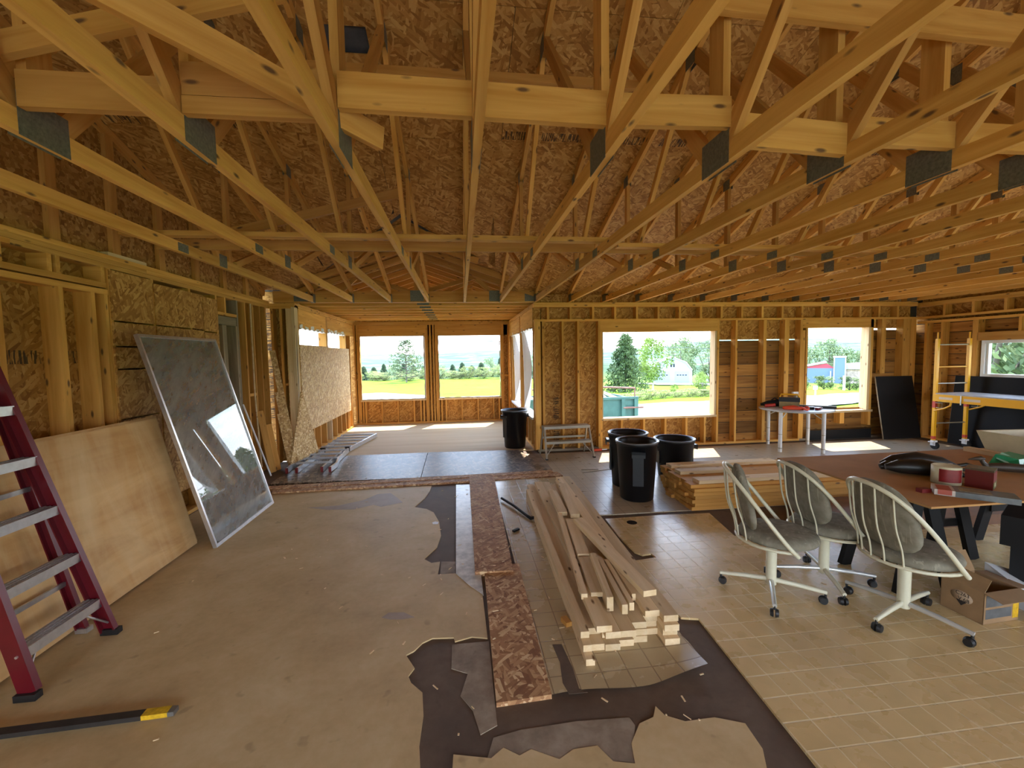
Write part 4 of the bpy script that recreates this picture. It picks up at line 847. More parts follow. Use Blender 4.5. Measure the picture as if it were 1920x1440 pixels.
lk(t, mth(t, 'ADD', mth(t, 'MULTIPLY', ramp(t, sm, [(.42, (0, 0, 0)), (.75, (1, 1, 1))]), .22), .34), m2.inputs[0]); lk(t, tr.outputs[0], m2.inputs[1]); lk(t, df.outputs[0], m2.inputs[2])
fz_ = nd(t, 'ShaderNodeFresnel'); fz_.inputs[0].default_value = 1.75; lk(t, fz_.outputs[0], mixs.inputs[0]); lk(t, m2.outputs[0], mixs.inputs[1]); lk(t, gl.outputs[0], mixs.inputs[2]); lk(t, mixs.outputs[0], t.nodes['Material Output'].inputs[0])
MB().box(.02, GW - .018, .012, .018, .025, GH - .022).build('glass', m, gp)
# aluminium ladder lying in the alcove
fa = empty('folding_ladder', (0, 0, 0), 0, 'silver folding ladder lying flat on the alcove floor', 'ladder')
rl = {'right': [(-1.975, 6.63, .06), (-1.955, 6.9, .06), (-2.03, 7.3, .06), (-2.05, 8.0, .06), (-1.93, 8.8, .06), (-1.83, 9.45, .06)], 'left': [(-2.60, 6.66, .06), (-2.62, 6.9, .06), (-2.55, 7.3, .06), (-2.54, 8.0, .06), (-2.50, 8.8, .06), (-2.50, 9.45, .06)], 'in_r': [(-2.10, 6.66, .055), (-2.11, 8.05, .055)], 'in_l': [(-2.46, 6.66, .055), (-2.48, 8.05, .055)]}
for k, P in rl.items():
    mbr = MB()
    for a_, b_ in zip(P, P[1:]): mbr.bar(a_, b_, .075, .028)
    mbr.build('rail', ALU, fa); MB().box(P[0][0] - .018, P[0][0] + .018, P[0][1] - .012, P[0][1] + .002, .018, .10).build('end_cap', DKRED, fa)
for k in range(9):
    y = 6.95 + .30 * k; a_ = -2.03 if y < 8.2 else -2.05 + (y - 8.2) * .16; b_ = -2.56 if y < 8.2 else -2.53
    MB().box(b_, a_, y - .02, y + .02, .085, .112).build('rung', ALUP, fa)
for x in (-2.08, -2.51): MB().tube([(x - .03, 8.02, .07), (x + .05, 8.02, .07)], .045, 14).build('hinge', BLACKP, fa)
# triangle of chipboard and leaning offcuts at the corner
tr_ = MB(); P = [V((-2.68, 6.98, .02)), V((-2.53, 7.86, .02)), V((-2.52, 7.80, .16)), V((-2.60, 7.43, 1.18)), V((-2.615, 7.40, 1.18))]
n_ = (P[1] - P[0]).cross(P[3] - P[0]).normalized() * .012
tr_.add(P + [p + n_ for p in P], [(0, 1, 2, 3, 4), (9, 8, 7, 6, 5)] + [(i, 5 + i, 5 + (i + 1) % 5, (i + 1) % 5) for i in range(5)])
tag(tr_.build('osb_offcut', OSBP), 'pale triangular chipboard offcut leaning on the alcove corner', 'board')
def lean(nm, p, q, w, t_, mat, lbl, cat='board', grp='offcuts leaning in the left corner', up=(1, .9, 0)): return tag(board(nm, p, q, w, t_, mat, None, up), lbl, cat, grp)
lean('osb_strip_offcut', (-2.985, 7.32, 1.86), (-2.66, 7.20, .03), .085, .012, OSBP, 'tall narrow chipboard strip leaning in the corner', up=(1, .35, 0))
lean('osb_strip_offcut', (-2.90, 7.27, 1.2), (-2.67, 7.16, .02), .12, .012, OSBP, 'middle-length chipboard strip leaning in the corner', up=(1, .35, 0))
lean('osb_strip_offcut', (-2.84, 7.21, .86), (-2.66, 7.10, .02), .15, .012, OSBP, 'short wide chipboard strip leaning in the corner', up=(1, .35, 0))
lean('pine_offcut', (-3.0, 6.80, .95), (-2.88, 6.86, .0), .09, .038, LUMO, 'taller pine offcut leaning between the left studs')
lean('pine_offcut', (-2.97, 6.98, .72), (-2.86, 6.98, .0), .10, .038, LUMO, 'shorter pine offcut leaning between the left studs')
tag(MB().tube([(-3.0, 6.33, 1.10), (-2.80, 6.60, .012)], .012, 8).build('white_pipe', WHITEP), 'thin white pipe leaning against the left studs', 'pipe')
tag(MB().tube([(-3.02, 6.74, 2.53), (-3.03, 6.76, 1.2), (-3.0, 6.78, .1)], .012, 8).build('wall_cable', LUMP), 'thin pale strip hanging on the left studs', 'strip')
# long dark bar with yellow end in the foreground
lb = empty('flat_bar', (-1.41, 2.165, 0), 0, 'long dark flat bar with a yellow painted end on the floor', 'bar')
mb = MB(); mb.bar((-.14, -.005, .02), (-1.3, -.05, .02), .022, .045); mb.build('shaft', plain('dark_steel', (.04, .035, .03), .5, .4, var=.3), lb)
MB().bar((-.028, .0, .02), (-.14, -.005, .02), .0225, .046).build('painted_end', plain('yellow_worn', (.62, .36, .01), .5, var=.35, vs=30), lb); MB().prism([(0.0, -.02), (.0, .02), (-.03, .023), (-.03, -.023)], .022, M.Translation((0, 0, .009))).build('tip', plain('worn_steel', (.22, .21, .19), .4, .6), lb)
tag(MB().prism([(-.02, -.03), (.03, -.035), (.035, .02), (0, .04), (-.03, .02)], .002, M.Translation((-.30, 4.42, -.003))).build('paper_scrap', WHITEP), 'white paper scrap on the tan floor', 'paper')
pb = empty('pry_bar', (0, 0, 0), 0, 'black pry bar lying on the vinyl beside the chipboard strip', 'pry bar'); MB().tube([(.445, 4.99, .03), (.56, 4.70, .03), (.66, 4.40, .022)], .014, 8).build('shaft', BLACKM, pb); MB().tube([(.66, 4.40, .022), (.69, 4.33, .02), (.735, 4.33, .028), (.76, 4.36, .05)], [.015, .018, .016, .006], 8).build('hook', BLACKM, pb)
tag(MB().bar((.47, 4.05, .012), (.53, 4.10, .012), .016, .03).build('black_offcut', BLACKM), 'small black scrap on the vinyl', 'scrap')

# ---------------------------------------------------------------- trash cans
def can(x, y, h, r, label, rz, handles=True, z=0.):
    c = empty('trash_can', (x, y, z), rz, label, 'trash can', 'black trash cans')
    rb = r * .79; prof = [(0.001, .0), (rb - .012, 0), (rb, .012), (r * .955, h - .05), (r * .99, h - .045), (r, h - .02), (r, h), (r - .014, h + .003), (r - .03, h - .02), (rb - .012, .03), (.001, .03)]
    MB().lathe(prof, 36).build('body', BLACKP, c)
    MB().tube([(r * 1.005 * math.cos(a * PI / 18), r * 1.005 * math.sin(a * PI / 18), h - .004) for a in range(36)], .011, 6, closed=True).build('rim', plain('rim_highlight', (.11, .11, .115), .25) if 'rim_highlight' not in MATS else MATS['rim_highlight'], c)  # bright edge highlight of the rim put into a lighter grey
    for s in (0, 1):
        m_ = M.Rotation(s * PI, 4, 'Z'); hd = MB(); hd.box(r * .96, r * 1.13, -.075, .075, h - .115, h - .085, m_); hd.box(r * 1.10, r * 1.13, -.075, .075, h - .155, h - .085, m_)
        hd.build('handle', BLACKP, c)
        MB().box(r * .86, r * .925, -.06, .06, .2, h - .16, m_).build('moulded_rib', BLACKP, c)
    return c
can(.98, 7.92, .70, .245, 'black trash can at the mouth of the alcove', .5, z=.008)
can(2.05, 4.83, .69, .242, 'black trash can in front of the other two', -1.9)
can(2.15, 5.36, .69, .25, 'black trash can half hidden behind the front one', 2.9)
can(2.93, 5.62, .53, .27, 'squat black trash can behind the lumber stack', .0)
# ---------------------------------------------------------------- step stool
sst = empty('step_stool', (1.76, 7.1, 0), .04, 'low aluminium two-step stool under the chipboard wall', 'step stool')
AG = plain('dull_aluminium', (.42, .38, .30), .45, .5)
for s in (-1, 1):
    MB().bar((s * .405, -.25, .0), (s * .385, -.03, .50), .05, .025, up=(0, 1, 0)).build('front_leg', AG, sst); MB().bar((s * .40, .26, .0), (s * .385, .06, .50), .04, .02, up=(0, 1, 0)).build('rear_leg', AG, sst)
    MB().tube([(s * .39, -.22, .07), (s * .25, -.14, .23)], .008, 6).build('brace', AG, sst)
    MB().box(s * .405 - .02, s * .405 + .02, -.275, -.225, 0, .02).build('foot', RUBBER, sst)
MB().box(-.40, .40, -.07, .13, .47, .515).build('top_step', AG, sst); MB().box(-.39, .39, -.16, -.02, .235, .275).build('step', AG, sst); MB().box(-.385, .385, .14, .17, .28, .31).build('rear_crossbar', AG, sst)
ot = empty('orange_tool', (2.36, 7.30, 0), .1, 'orange hand tool lying by the wall under the wide window', 'tool'); MB().bar((-.09, 0, .025), (.09, 0, .025), .035, .04).build('grip', ORANGE, ot); MB().tube([(.09, 0, .025), (.2, .02, .02)], .012, 6).build('shaft', ALU, ot)
for k, (p, q, l_) in enumerate((((1.75, 6.15, .003), (2.0, 6.12, .003), 'shorter thin stick on the floor before the stool'), ((1.72, 5.98, .003), (2.18, 6.10, .003), 'longer thin stick on the floor before the stool'))): tag(board('thin_stick', p, q, .006, .012, GREYW), l_, 'stick')

# ---------------------------------------------------------------- lumber
rl_ = random.Random(3)
for lay in range(8):
    z0 = .0 + lay * .0395
    nrow = 6 if lay < 6 else (6 if lay == 6 else 3)
    for k in range(nrow):
        yy = 4.38 + .145 * k + (.03 if lay > 5 else 0); xs_ = 2.46 + rl_.uniform(-.02, .04) + (.0 if lay < 4 else -.0) + (.10 if lay == 7 else 0) + (.05 if k > 3 else 0)
        if lay == 7: yy = (4.42, 4.80, 5.08)[k]; 
        xe = 5.0 + rl_.uniform(-.05, .1) if not (lay == 7) else (4.35, 3.2, 4.0)[k]
        if lay == 0 and k > 1: pass
        tag(board('stacked_plank', (xs_, yy, z0 + .019), (xe, yy, z0 + .019), .038, .14, LUMO if lay < 7 else LUMP), (ORD[k] + ' plank from the front, ' + ORD[lay] + ' layer up, in the flat stack') if lay < 7 else ('loose pine plank on top of the flat stack, ' + ('front', 'middle', 'back')[k] + ' of three'), 'plank', 'flat stack of pine planks')
# central pile of two-by-fours
ang = .028
def pile(y0_, y1_, x, z, mat, lbl, w=.038, t_=.089, up=(0, 0, 1), nm='pile_board'):
    f_ = lambda y: x + (y - 2.3) * ang * 1.25
    return tag(board(nm, (f_(y0_), y0_, z), (f_(y1_), y1_, z), w, t_, mat, None, up), lbl, 'board', 'pine boards in the floor pile')
for lay in range(4):
    for k in range(6 if lay < 3 else 2):
        if lay == 2 and k in (0,): continue
        x = .745 + .0905 * k + (.0 if lay < 3 else .37); y0_ = 2.36 - .05 * (k % 2) + rl_.uniform(-.05, .05) + (.04 if lay else 0) - (.06 if lay == 2 and k < 3 else 0); y1_ = 5.25 + rl_.uniform(-.12, .15)
        pile(y0_, y1_, x, .02 + .0395 * lay, LUMP, (ORD[k] + ' board from the left, ' + ORD[lay] + ' layer up, in the long floor pile') if lay < 3 else 'pine board on the raised right edge of the pile, ' + ('left' if k == 0 else 'right') + ' of two')
for k in range(3): pile(2.20 + .06 * k, 5.0, .675 + .0 * k - .0, .019 + .0395 * k, LUMP, ('lowest', 'middle', 'uppermost')[k] + ' narrow board along the left flank of the pile', t_=.05)
LOO = [((.93, 4.05), (.755, 2.60), .159, .04, .038, 'thin square batten lying lengthwise on the pile'), ((.985, 3.83), (.90, 3.12), .17, .09, .038, 'short board beside the square batten on the pile'), ((.90, 3.10), (.845, 2.60), .165, .09, .03, 'dark-edged short board at the middle of the pile'),
       ((.955, 3.06), (.88, 2.47), .175, .04, .09, 'upright offcut in the loose heap on the pile'), ((1.00, 3.05), (.955, 2.42), .165, .035, .06, 'slim rounded offcut in the loose heap'), ((1.045, 3.02), (1.01, 2.45), .16, .03, .05, 'second slim offcut in the loose heap'), ((1.08, 3.0), (1.065, 2.55), .158, .025, .045, 'rightmost slim offcut in the loose heap'),
       ((1.03, 3.75), (1.15, 2.50), .205, .089, .038, 'long printed board slanting across the pile'), ((1.17, 4.95), (1.06, 3.95), .165, .089, .038, 'turned board at the far end of the pile'), ((1.0, 4.70), (.955, 4.02), .165, .089, .038, 'short thick board at the far end of the pile'), ((.80, 2.75), (.785, 2.30), .135, .09, .038, 'short board stub at the near end of the pile')]
for (a_, b_, z, t_, w, l_) in LOO: tag(board('loose_board', (*a_, z), (*b_, z), w, t_, LUMP, None), l_, 'board', 'loose boards on the pile')
tag(board('wood_scrap', (.62, 2.62, .015), (.64, 2.55, .015), .03, .04, LUMO), 'small wood scrap left of the pile', 'scrap')

rd = random.Random(21); mb = MB()
for k in range(190):
    if k < 110: x, y = rd.uniform(-.2, 1.4), rd.uniform(1.75, 6.0)
    else: x, y = rd.uniform(-2.2, 3.5), rd.uniform(2., 7.2)
    a_ = rd.uniform(0, PI); L_ = rd.uniform(.006, .04); z = .014 if y > 6.1 and x < 1.3 else (.03 if .05 < x < .45 and y < 6 else .003)
    mb.bar((x, y, z), (x + L_ * math.cos(a_), y + L_ * math.sin(a_), z), .003, rd.uniform(.003, .009))
tag(mb.build('floor_debris', LUMP), 'wood chips and splinters strewn over the floor', 'debris', kind='stuff')
# ---------------------------------------------------------------- chairs
m, t, b = newmat('grey_upholstery'); b.inputs['Roughness'].default_value = .95; b.inputs['Specular IOR Level'].default_value = .15
n1 = noise(t, coords(t, (14, 14, 14)), 1, 4, .6); lines = noise(t, coords(t, (34, 34, 2.2)), 1, 2, .5, .4)
cl_ = ramp(t, n1, [(.3, (.17, .15, .105)), (.7, (.27, .245, .19))]); lm = ramp(t, lines, [(.60, (0, 0, 0)), (.68, (1, 1, 1))])
lk(t, mixc(t, mth(t, 'MULTIPLY', lm, .45), cl_, (.42, .39, .29)), b.inputs['Base Color']); bump(t, b, n1, .3, .003)
FAB = m
FABB = plain('black_fabric', (.006, .0055, .0055), .8)
def smooth(P, n=4):
    P = [V(p) for p in P]; out = []
    for i in range(len(P) - 1):
        a_, b_, c_, d_ = P[max(0, i - 1)], P[i], P[i + 1], P[min(len(P) - 1, i + 2)]
        for k in range(n):
            s = k / n; out.append(.5 * ((2 * b_) + (c_ - a_) * s + (2 * a_ - 5 * b_ + 4 * c_ - d_) * s * s + (3 * b_ - a_ - 3 * c_ + d_) * s ** 3))
    return out + [P[-1]]
def chair(x, y, front, arm, label, fab=FAB, nm='swivel_chair'):
    c = empty(nm, (x, y, 0), front, label, 'chair', 'swivel chairs at the work table')
    MB().lathe([(.034, .075), (.034, .41)], 16).build('column', CREAM, c)
    for k in range(4):
        a = arm - front + k * PI / 2; ca, sa = math.cos(a), math.sin(a); lg = MB()
        lg.tube([(.02 * ca, .02 * sa, .105), (.17 * ca, .17 * sa, .098), (.325 * ca, .325 * sa, .082)], [.017, .016, .013], 8); g_ = lg.build('leg', CHROME if k % 2 else CREAM, c)
        cs = MB(); cx_, cy_ = .318 * ca, .318 * sa; d_ = V((-sa, ca, 0)); cs.tube([(cx_, cy_, .08), (cx_, cy_, .055)], .008, 6); w_ = V((cx_ - .012 * ca, cy_ - .012 * sa, .028))
        for s in (-1, 1): cs.tube([w_ + d_ * (s * .006), w_ + d_ * (s * .024)], [.028, .022], 14)
        cs.build('caster', RUBBER, c)
    MB().lathe([(.02, .395), (.10, .395), (.10, .405), (.02, .405)], 16).build('mounting_plate', CREAM, c)
    seat = [(.001, .405), (.20, .405), (.232, .418), (.242, .438), (.232, .462), (.19, .478), (.10, .484), (.001, .486)]
    MB().lathe(seat, 32, M.Translation((.035, 0, 0)), sx=1.02).build('seat', fab, c)
    half = [(.12, .262, .395), (.06, .27, .46), (-.02, .268, .56), (-.105, .252, .67), (-.18, .222, .765), (-.25, .165, .845), (-.295, .085, .89), (-.31, 0, .902)]
    hp = [(a_, b_, c_) for a_, b_, c_ in half] + [(a_, -b_, c_) for a_, b_, c_ in half[-2::-1]]
    MB().tube(smooth(hp), .0135, 8).build('back_hoop', CREAM, c)
    ringp = [(.12 * 1 if False else (.03 + .255 * math.cos(q)), .255 * math.sin(q), .412) for q in [PI / 2 - .35 + (PI + .7) * i / 18 for i in range(19)]]
    MB().tube(ringp, .011, 8).build('seat_ring', CREAM, c)
    for k in range(5):
        u = (-.16, -.08, 0, .08, .16)[k]; top = min(hp, key=lambda p: abs(p[1] - u) if p[2] > .7 else 9); bx_ = .03 - math.sqrt(.255 ** 2 - u * u)
        MB().tube(smooth([(top[0] + .0, u, top[2] - .01), (top[0] * .55 + bx_ * .45 - .015, u, .66), (bx_ - .016, u, .52), (bx_, u, .415)]), .0055, 6).build('spindle', CREAM, c)
    def pad(u, w):
        q = 2 * PI * w; sgn = -1 if u < .5 else 1; rr = 1 - abs(u * 2 - 1); rr = math.sin(rr * PI / 2); yy = .225 * rr * math.copysign(abs(math.cos(q)) ** .75, math.cos(q)); zz = .215 * rr * math.copysign(abs(math.sin(q)) ** .75, math.sin(q))
        th_ = .028 * math.sqrt(max(0, 1 - rr ** 3)) * sgn + .008 * sgn * (rr < .99); h_ = zz + .215
        return (-.135 - .24 * h_ * .95 + .10 * (yy / .225) ** 2 * .35 + th_, yy * (1 - .12 * (zz / .2)), .475 + h_)
    MB().grid(pad, 16, 28).build('back_cushion', fab, c)
    return c
chair(2.145, 2.715, -.55, 2.55, 'grey swivel chair with cream hoop back, leftmost at the table')
chair(2.632, 2.797, -.12, 4.33, 'grey swivel chair with cream hoop back, middle of three')
chair(2.766, 2.335, -.08, 3.47, 'grey swivel chair with cream hoop back, nearest the cardboard box')
# ---------------------------------------------------------------- work table on saw horses
wt = tag(MB().box(2.735, 5.175, 2.175, 3.42, .768, .780).build('hardboard_tabletop', plain('hardboard', (.42, .225, .085), .8, spec=.2, var=.12, vs=3)), 'brown hardboard sheet laid as a table top on saw horses', 'table top')
def horse(x, y0_, y1_, lbl):
    h = empty('saw_horse', (x, (y0_ + y1_) / 2, 0), 0, lbl, 'saw horse', 'black saw horses'); d_ = (y1_ - y0_) / 2
    MB().box(-.05, .05, -d_ - .05, d_ + .05, .69, .768).build('beam', BLACKM, h)
    for sx in (-1, 1):
        for sy in (-1, 1): MB().bar((sx * .20, sy * (d_ + .04), .0), (sx * .035, sy * d_, .72), .085, .04, up=(1, 0, 0)).build('leg', BLACKM, h)
    for sy in (-1, 1): MB().bar((-.13, sy * d_ * 1.0, .3), (.13, sy * d_, .3), .06, .02).build('crossbar', BLACKM, h)
    return h
horse(3.90, 2.98, 3.36, 'black plastic saw horse under the middle of the table top')
horse(3.22, 2.62, 2.98, 'black plastic saw horse under the left end of the table top')
horse(4.75, 2.6, 3.2, 'black plastic saw horse under the right end of the table top')
lower = tag(MB().box(3.5, 5.9, 3.5, 4.2, .0, .10).build('brown_panel_stack', plain('brown_panel', (.16, .07, .03), .6, var=.2)), 'low brown stack of panels on the floor beyond the saw horses', 'panels')
# things on the table
Z = .780
def blob(mb, pts, rr, seg=12): mb.tube(pts, rr, seg)
tp = empty('tool_pouch', (0, 0, 0), 0, 'black leather tool pouch slumped on the table top', 'tool pouch')
LEA = plain('black_leather', (.012, .011, .010), .42, var=.3, vs=20)
mb = MB(); blob(mb, [(3.18, 2.86, Z + .045), (3.25, 2.82, Z + .055), (3.36, 2.76, Z + .06), (3.46, 2.68, Z + .05), (3.53, 2.60, Z + .03)], [.02, .05, .06, .05, .015]); mb.build('front_pocket', LEA, tp)
mb = MB(); blob(mb, [(3.30, 3.0, Z + .03), (3.38, 2.98, Z + .06), (3.52, 2.93, Z + .07), (3.66, 2.86, Z + .05), (3.76, 2.82, Z + .03)], [.02, .04, .06, .05, .012]); mb.build('rear_pocket', LEA, tp)
mb = MB(); blob(mb, [(3.20, 2.92, Z + .03), (3.24, 2.90, Z + .045), (3.32, 2.88, Z + .05)], [.02, .035, .02]); mb.build('flap', LEA, tp)
MB().tube([(3.74, 2.83, Z + .03), (3.82, 2.81, Z + .045), (3.90, 2.79, Z + .02)], .014, 8).build('strap', LEA, tp); MB().tube([(3.70, 2.78, Z + .02), (3.78, 2.74, Z + .02)], .012, 8).build('strap', LEA, tp); MB().box(3.665, 3.69, 2.80, 2.83, Z + .045, Z + .06).build('buckle', ALU, tp)
REDL = plain('red_label', (.19, .008, .008), .45, var=.2, vs=25); CRL = plain('cream_label', (.60, .55, .36), .5); RDL2 = plain('dark_red_metal', (.10, .008, .006), .35)
cn = empty('cream_tin', (3.33, 2.565, Z), .35, 'cream and red round tin standing by the tool pouch', 'tin'); MB().lathe([(.001, 0), (.078, 0), (.078, .12), (.072, .124), (.07, .118), (.001, .118)], 28).build('body', CRL, cn)
MB().add([(.0795 * math.cos(q), .0795 * math.sin(q), z) for z in (.02, .108) for q in [3.0 + .13 * i for i in range(14)]], [(i, i + 1, 15 + i, 14 + i) for i in range(13)], True).build('red_label', REDL, cn)
cn = empty('red_tin', (3.455, 2.455, Z), .5, 'dark red square tin with a green and cream label', 'tin')
mb = MB(); mb.box(-.065, .065, -.065, .065, 0, .125); mb.build('body', RDL2, cn); MB().box(-.067, .067, -.067, .067, .118, .13).build('rim', plain('tin_rim', (.10, .08, .05), .3, .5), cn)
MB().box(-.0655, .0655, -.0665, -.065, .05, .115).build('red_label', REDL, cn); MB().box(-.06, .06, -.067, -.065, .006, .05).build('green_label', plain('olive_label', (.10, .11, .02), .5), cn); MB().box(-.02, .012, -.0675, -.0668, .018, .042).build('cream_mark', CRL, cn)
mg = empty('flat_carton', (3.14, 2.33, Z), -.78, 'flat grey blade carton with a red square lying on the table edge', 'carton')
MB().box(-.13, .24, -.075, .075, .0, .035).build('body', plain('grey_print', (.10, .105, .105), .35, var=.3, vs=14), mg); MB().box(-.1305, -.035, -.0755, .0755, .002, .0362).build('pale_panel', plain('pale_print', (.50, .42, .36), .4), mg); MB().box(-.115, -.05, -.077, .055, .006, .0368).build('red_square', plain('red_print', (.36, .06, .03), .45), mg); MB().box(-.01, .13, -.045, .045, .035, .0366).build('picture', plain('tan_print', (.22, .18, .10), .4, var=.4, vs=40), mg)
tag(MB().box(-.035, .035, -.02, .02, 0, .025).build('dark_block', DKRED, None, (2.98, 2.42, Z)), 'small dark red block beside the carton on the table', 'block')
dk = empty('duck_decoy', (4.04, 2.72, Z), -.55, 'small dark wooden duck on the table top', 'duck figure'); WD = plain('dark_wood_duck', (.05, .032, .02), .5, var=.3)
MB().tube([(-.13, 0, .018), (-.08, 0, .032), (0, 0, .036), (.10, 0, .034), (.18, 0, .03), (.23, 0, .028)], [.006, .028, .034, .032, .022, .004], 14).build('body', WD, dk); MB().tube([(-.10, 0, .03), (-.125, 0, .06), (-.135, 0, .085)], [.02, .014, .016], 10).build('neck', WD, dk); MB().tube([(-.115, 0, .088), (-.14, 0, .092), (-.165, 0, .088), (-.21, 0, .078)], [.008, .02, .014, .003], 10).build('head', WD, dk)
gb = empty('green_carton', (4.33, 2.86, Z), .3, 'green plastic packet behind the duck', 'packet'); GRN = plain('green_plastic', (.01, .22, .09), .4, var=.2); MB().add([(-.16, -.08, 0), (.16, -.08, 0), (.16, .10, 0), (-.16, .10, 0), (-.10, -.05, .07), (.15, -.06, .06), (.15, .08, .08), (-.12, .07, .09)], [(3, 2, 1, 0), (4, 5, 6, 7), (0, 1, 5, 4), (1, 2, 6, 5), (2, 3, 7, 6), (3, 0, 4, 7)]).build('packet', GRN, gb); MB().add([(-.15, -.07, .005), (-.05, -.07, .04), (-.04, .06, .10), (-.14, .06, .06)], [(0, 1, 2, 3)]).build('window', plain('pale_green_film', (.25, .48, .36), .2), gb)
tag(board('wood_strip', (4.56, 3.36, Z + .019), (4.50, 2.25, Z + .019), .038, .06, LUMP), 'pale wood strip lying across the table top', 'strip')
tub = empty('cream_tub', (5.10, 3.15, Z), -.1, 'cream plastic tub at the right edge of the table', 'tub'); TUBM = plain('cream_plastic', (.52, .46, .30), .4, var=.1)
P0 = [(-.33, -.20), (.33, -.20), (.33, .20), (-.33, .20)]; P1 = [(-.38, -.24), (.38, -.24), (.38, .24), (-.38, .24)]
v_ = [(x, y, 0) for x, y in P0] + [(x, y, .17) for x, y in P1] + [(x * .94, y * .9, .17) for x, y in P1] + [(x * .94, y * .9, .02) for x, y in P0]
MB().add(v_, [(3, 2, 1, 0), (12, 13, 14, 15)] + [(i, (i + 1) % 4, 4 + (i + 1) % 4, 4 + i) for i in range(4)] + [(4 + i, 4 + (i + 1) % 4, 8 + (i + 1) % 4, 8 + i) for i in range(4)] + [(8 + i, 8 + (i + 1) % 4, 12 + (i + 1) % 4, 12 + i) for i in range(4)]).build('body', TUBM, tub)
MB().box(-.18, -.06, -.245, -.235, .135, .155).build('grip_slot', BLACKM, tub)
# cardboard box and what stands about it
bx = empty('cardboard_box', (3.30, 2.32, 0), .06, 'open cardboard carton with black print standing on the vinyl', 'carton')
mb = MB(); w_, d_, h_ = .14, .115, .205
for b in ((-w_, -w_ + .004, -d_, d_, 0, h_), (w_ - .004, w_, -d_, d_, 0, h_), (-w_, w_, -d_, -d_ + .004, 0, h_), (-w_, w_, d_ - .004, d_, 0, h_), (-w_, w_, -d_, d_, 0, .004)): mb.box(*b)
mb.build('body', CARD, bx)
MB().box(-w_ + .004, w_ - .004, -d_ + .004, d_ - .004, .004, .10).build('inside', CARDD, bx)
for nm, P in (('flap', [(-w_, -d_, h_), (-w_, d_, h_), (-w_ + .05, d_ + .0, h_ + .09), (-w_ + .05, -d_, h_ + .075)]), ('flap', [(w_, -d_, h_), (w_, d_, h_), (w_ + .10, d_, h_ - .01), (w_ + .10, -d_, h_ - .01)]), ('flap', [(-w_, -d_, h_), (w_, -d_, h_), (w_ + .02, -d_ - .09, h_ - .02), (-w_, -d_ - .09, h_ - .02)]), ('flap', [(-w_, d_, h_), (w_, d_, h_), (w_, d_ + .06, h_ + .12), (-w_, d_ + .06, h_ + .12)])):
    nn = (V(P[1]) - V(P[0])).cross(V(P[2]) - V(P[0])).normalized() * .003; MB().add(P + [tuple(V(p) + nn) for p in P], [(0, 1, 2, 3), (7, 6, 5, 4), (0, 4, 5, 1), (1, 5, 6, 2), (2, 6, 7, 3), (3, 7, 4, 0)]).build(nm, CARD, bx)
INK = plain('black_ink', (.02, .014, .012), .7); TANP = plain('pale_print_oval', (.42, .30, .19), .8)
MB().lathe([(.001, 0), (.06, 0), (.06, .0008), (.001, .0008)], 20, xf((-w_ - .0002, 0.0, .12), (0, -1, 0), (-1, 0, 0)), sy=.62).build('printed_oval', TANP, bx)
MB().prism([(-.03, -.025), (.03, -.025), (0, -.058)], .0008, xf((-w_ - .0006, 0.0, .12), (0, -1, 0), (-1, 0, 0))).build('printed_mark', INK, bx)
def text(s, size, mat, mtx, parent, nm='lettering'):
    cu = bpy.data.curves.new(nm, 'FONT'); cu.body = s; cu.size = size; cu.align_x = 'CENTER'; cu.align_y = 'CENTER'; cu.extrude = .0004
    tmp = bpy.data.objects.new(nm, cu); COL.objects.link(tmp); dg = bpy.context.evaluated_depsgraph_get(); me = bpy.data.meshes.new_from_object(tmp.evaluated_get(dg)); bpy.data.objects.remove(tmp); bpy.data.curves.remove(cu)
    me.materials.clear(); me.materials.append(mat); o_ = bpy.data.objects.new(nm, me); link(o_, parent); o_.matrix_basis = mtx; return o_
def tm(org, ux, up): x = V(ux).normalized(); y = V(up).normalized(); z = x.cross(y); m_ = M((x, y, z)).transposed().to_4x4(); m_.translation = org; return m_
text('C263', .034, INK, tm((-w_ - .0012, -.005, .138), (0, -1, 0), (0, 0, 1)), bx); text('V.68', .034, INK, tm((-w_ - .0012, -.012, .105), (0, -1, 0), (0, 0, 1)), bx)
for nm, b, mt in (('printed_panel', (-w_ + .015, w_ - .07, -d_ - .001, -d_, .11, .185), 'grey_print'), ('printed_panel', (-w_ + .015, w_ - .06, -d_ - .001, -d_, .035, .095), 'grey_print'), ('yellow_band', (w_ - .05, w_ - .004, -d_ - .0012, -d_, .02, .195), 'yellow_worn')): MB().box(*b).build(nm, MATS[mt], bx)
tag(MB().add([(3.50, 2.20, .16), (3.80, 2.15, .10), (3.85, 2.5, .14), (3.56, 2.48, .24), (3.60, 2.18, .0), (3.82, 2.16, .0), (3.86, 2.5, 0), (3.6, 2.5, 0)], [(0, 1, 2, 3), (0, 4, 5, 1), (1, 5, 6, 2), (2, 6, 7, 3), (3, 7, 4, 0)]).build('white_sack', plain('white_sack', (.62, .62, .62), .5, var=.08)), 'white folded sack beside the cardboard carton', 'sack')
tag(MB().lathe([(.001, 0), (.05, 0), (.055, .02), (.055, .13), (.03, .15), (.03, .17), (.001, .17)], 16).build('white_jug', WHITEP, None, (3.57, 2.07, 0)), 'white bottle at the right edge by the carton', 'bottle')
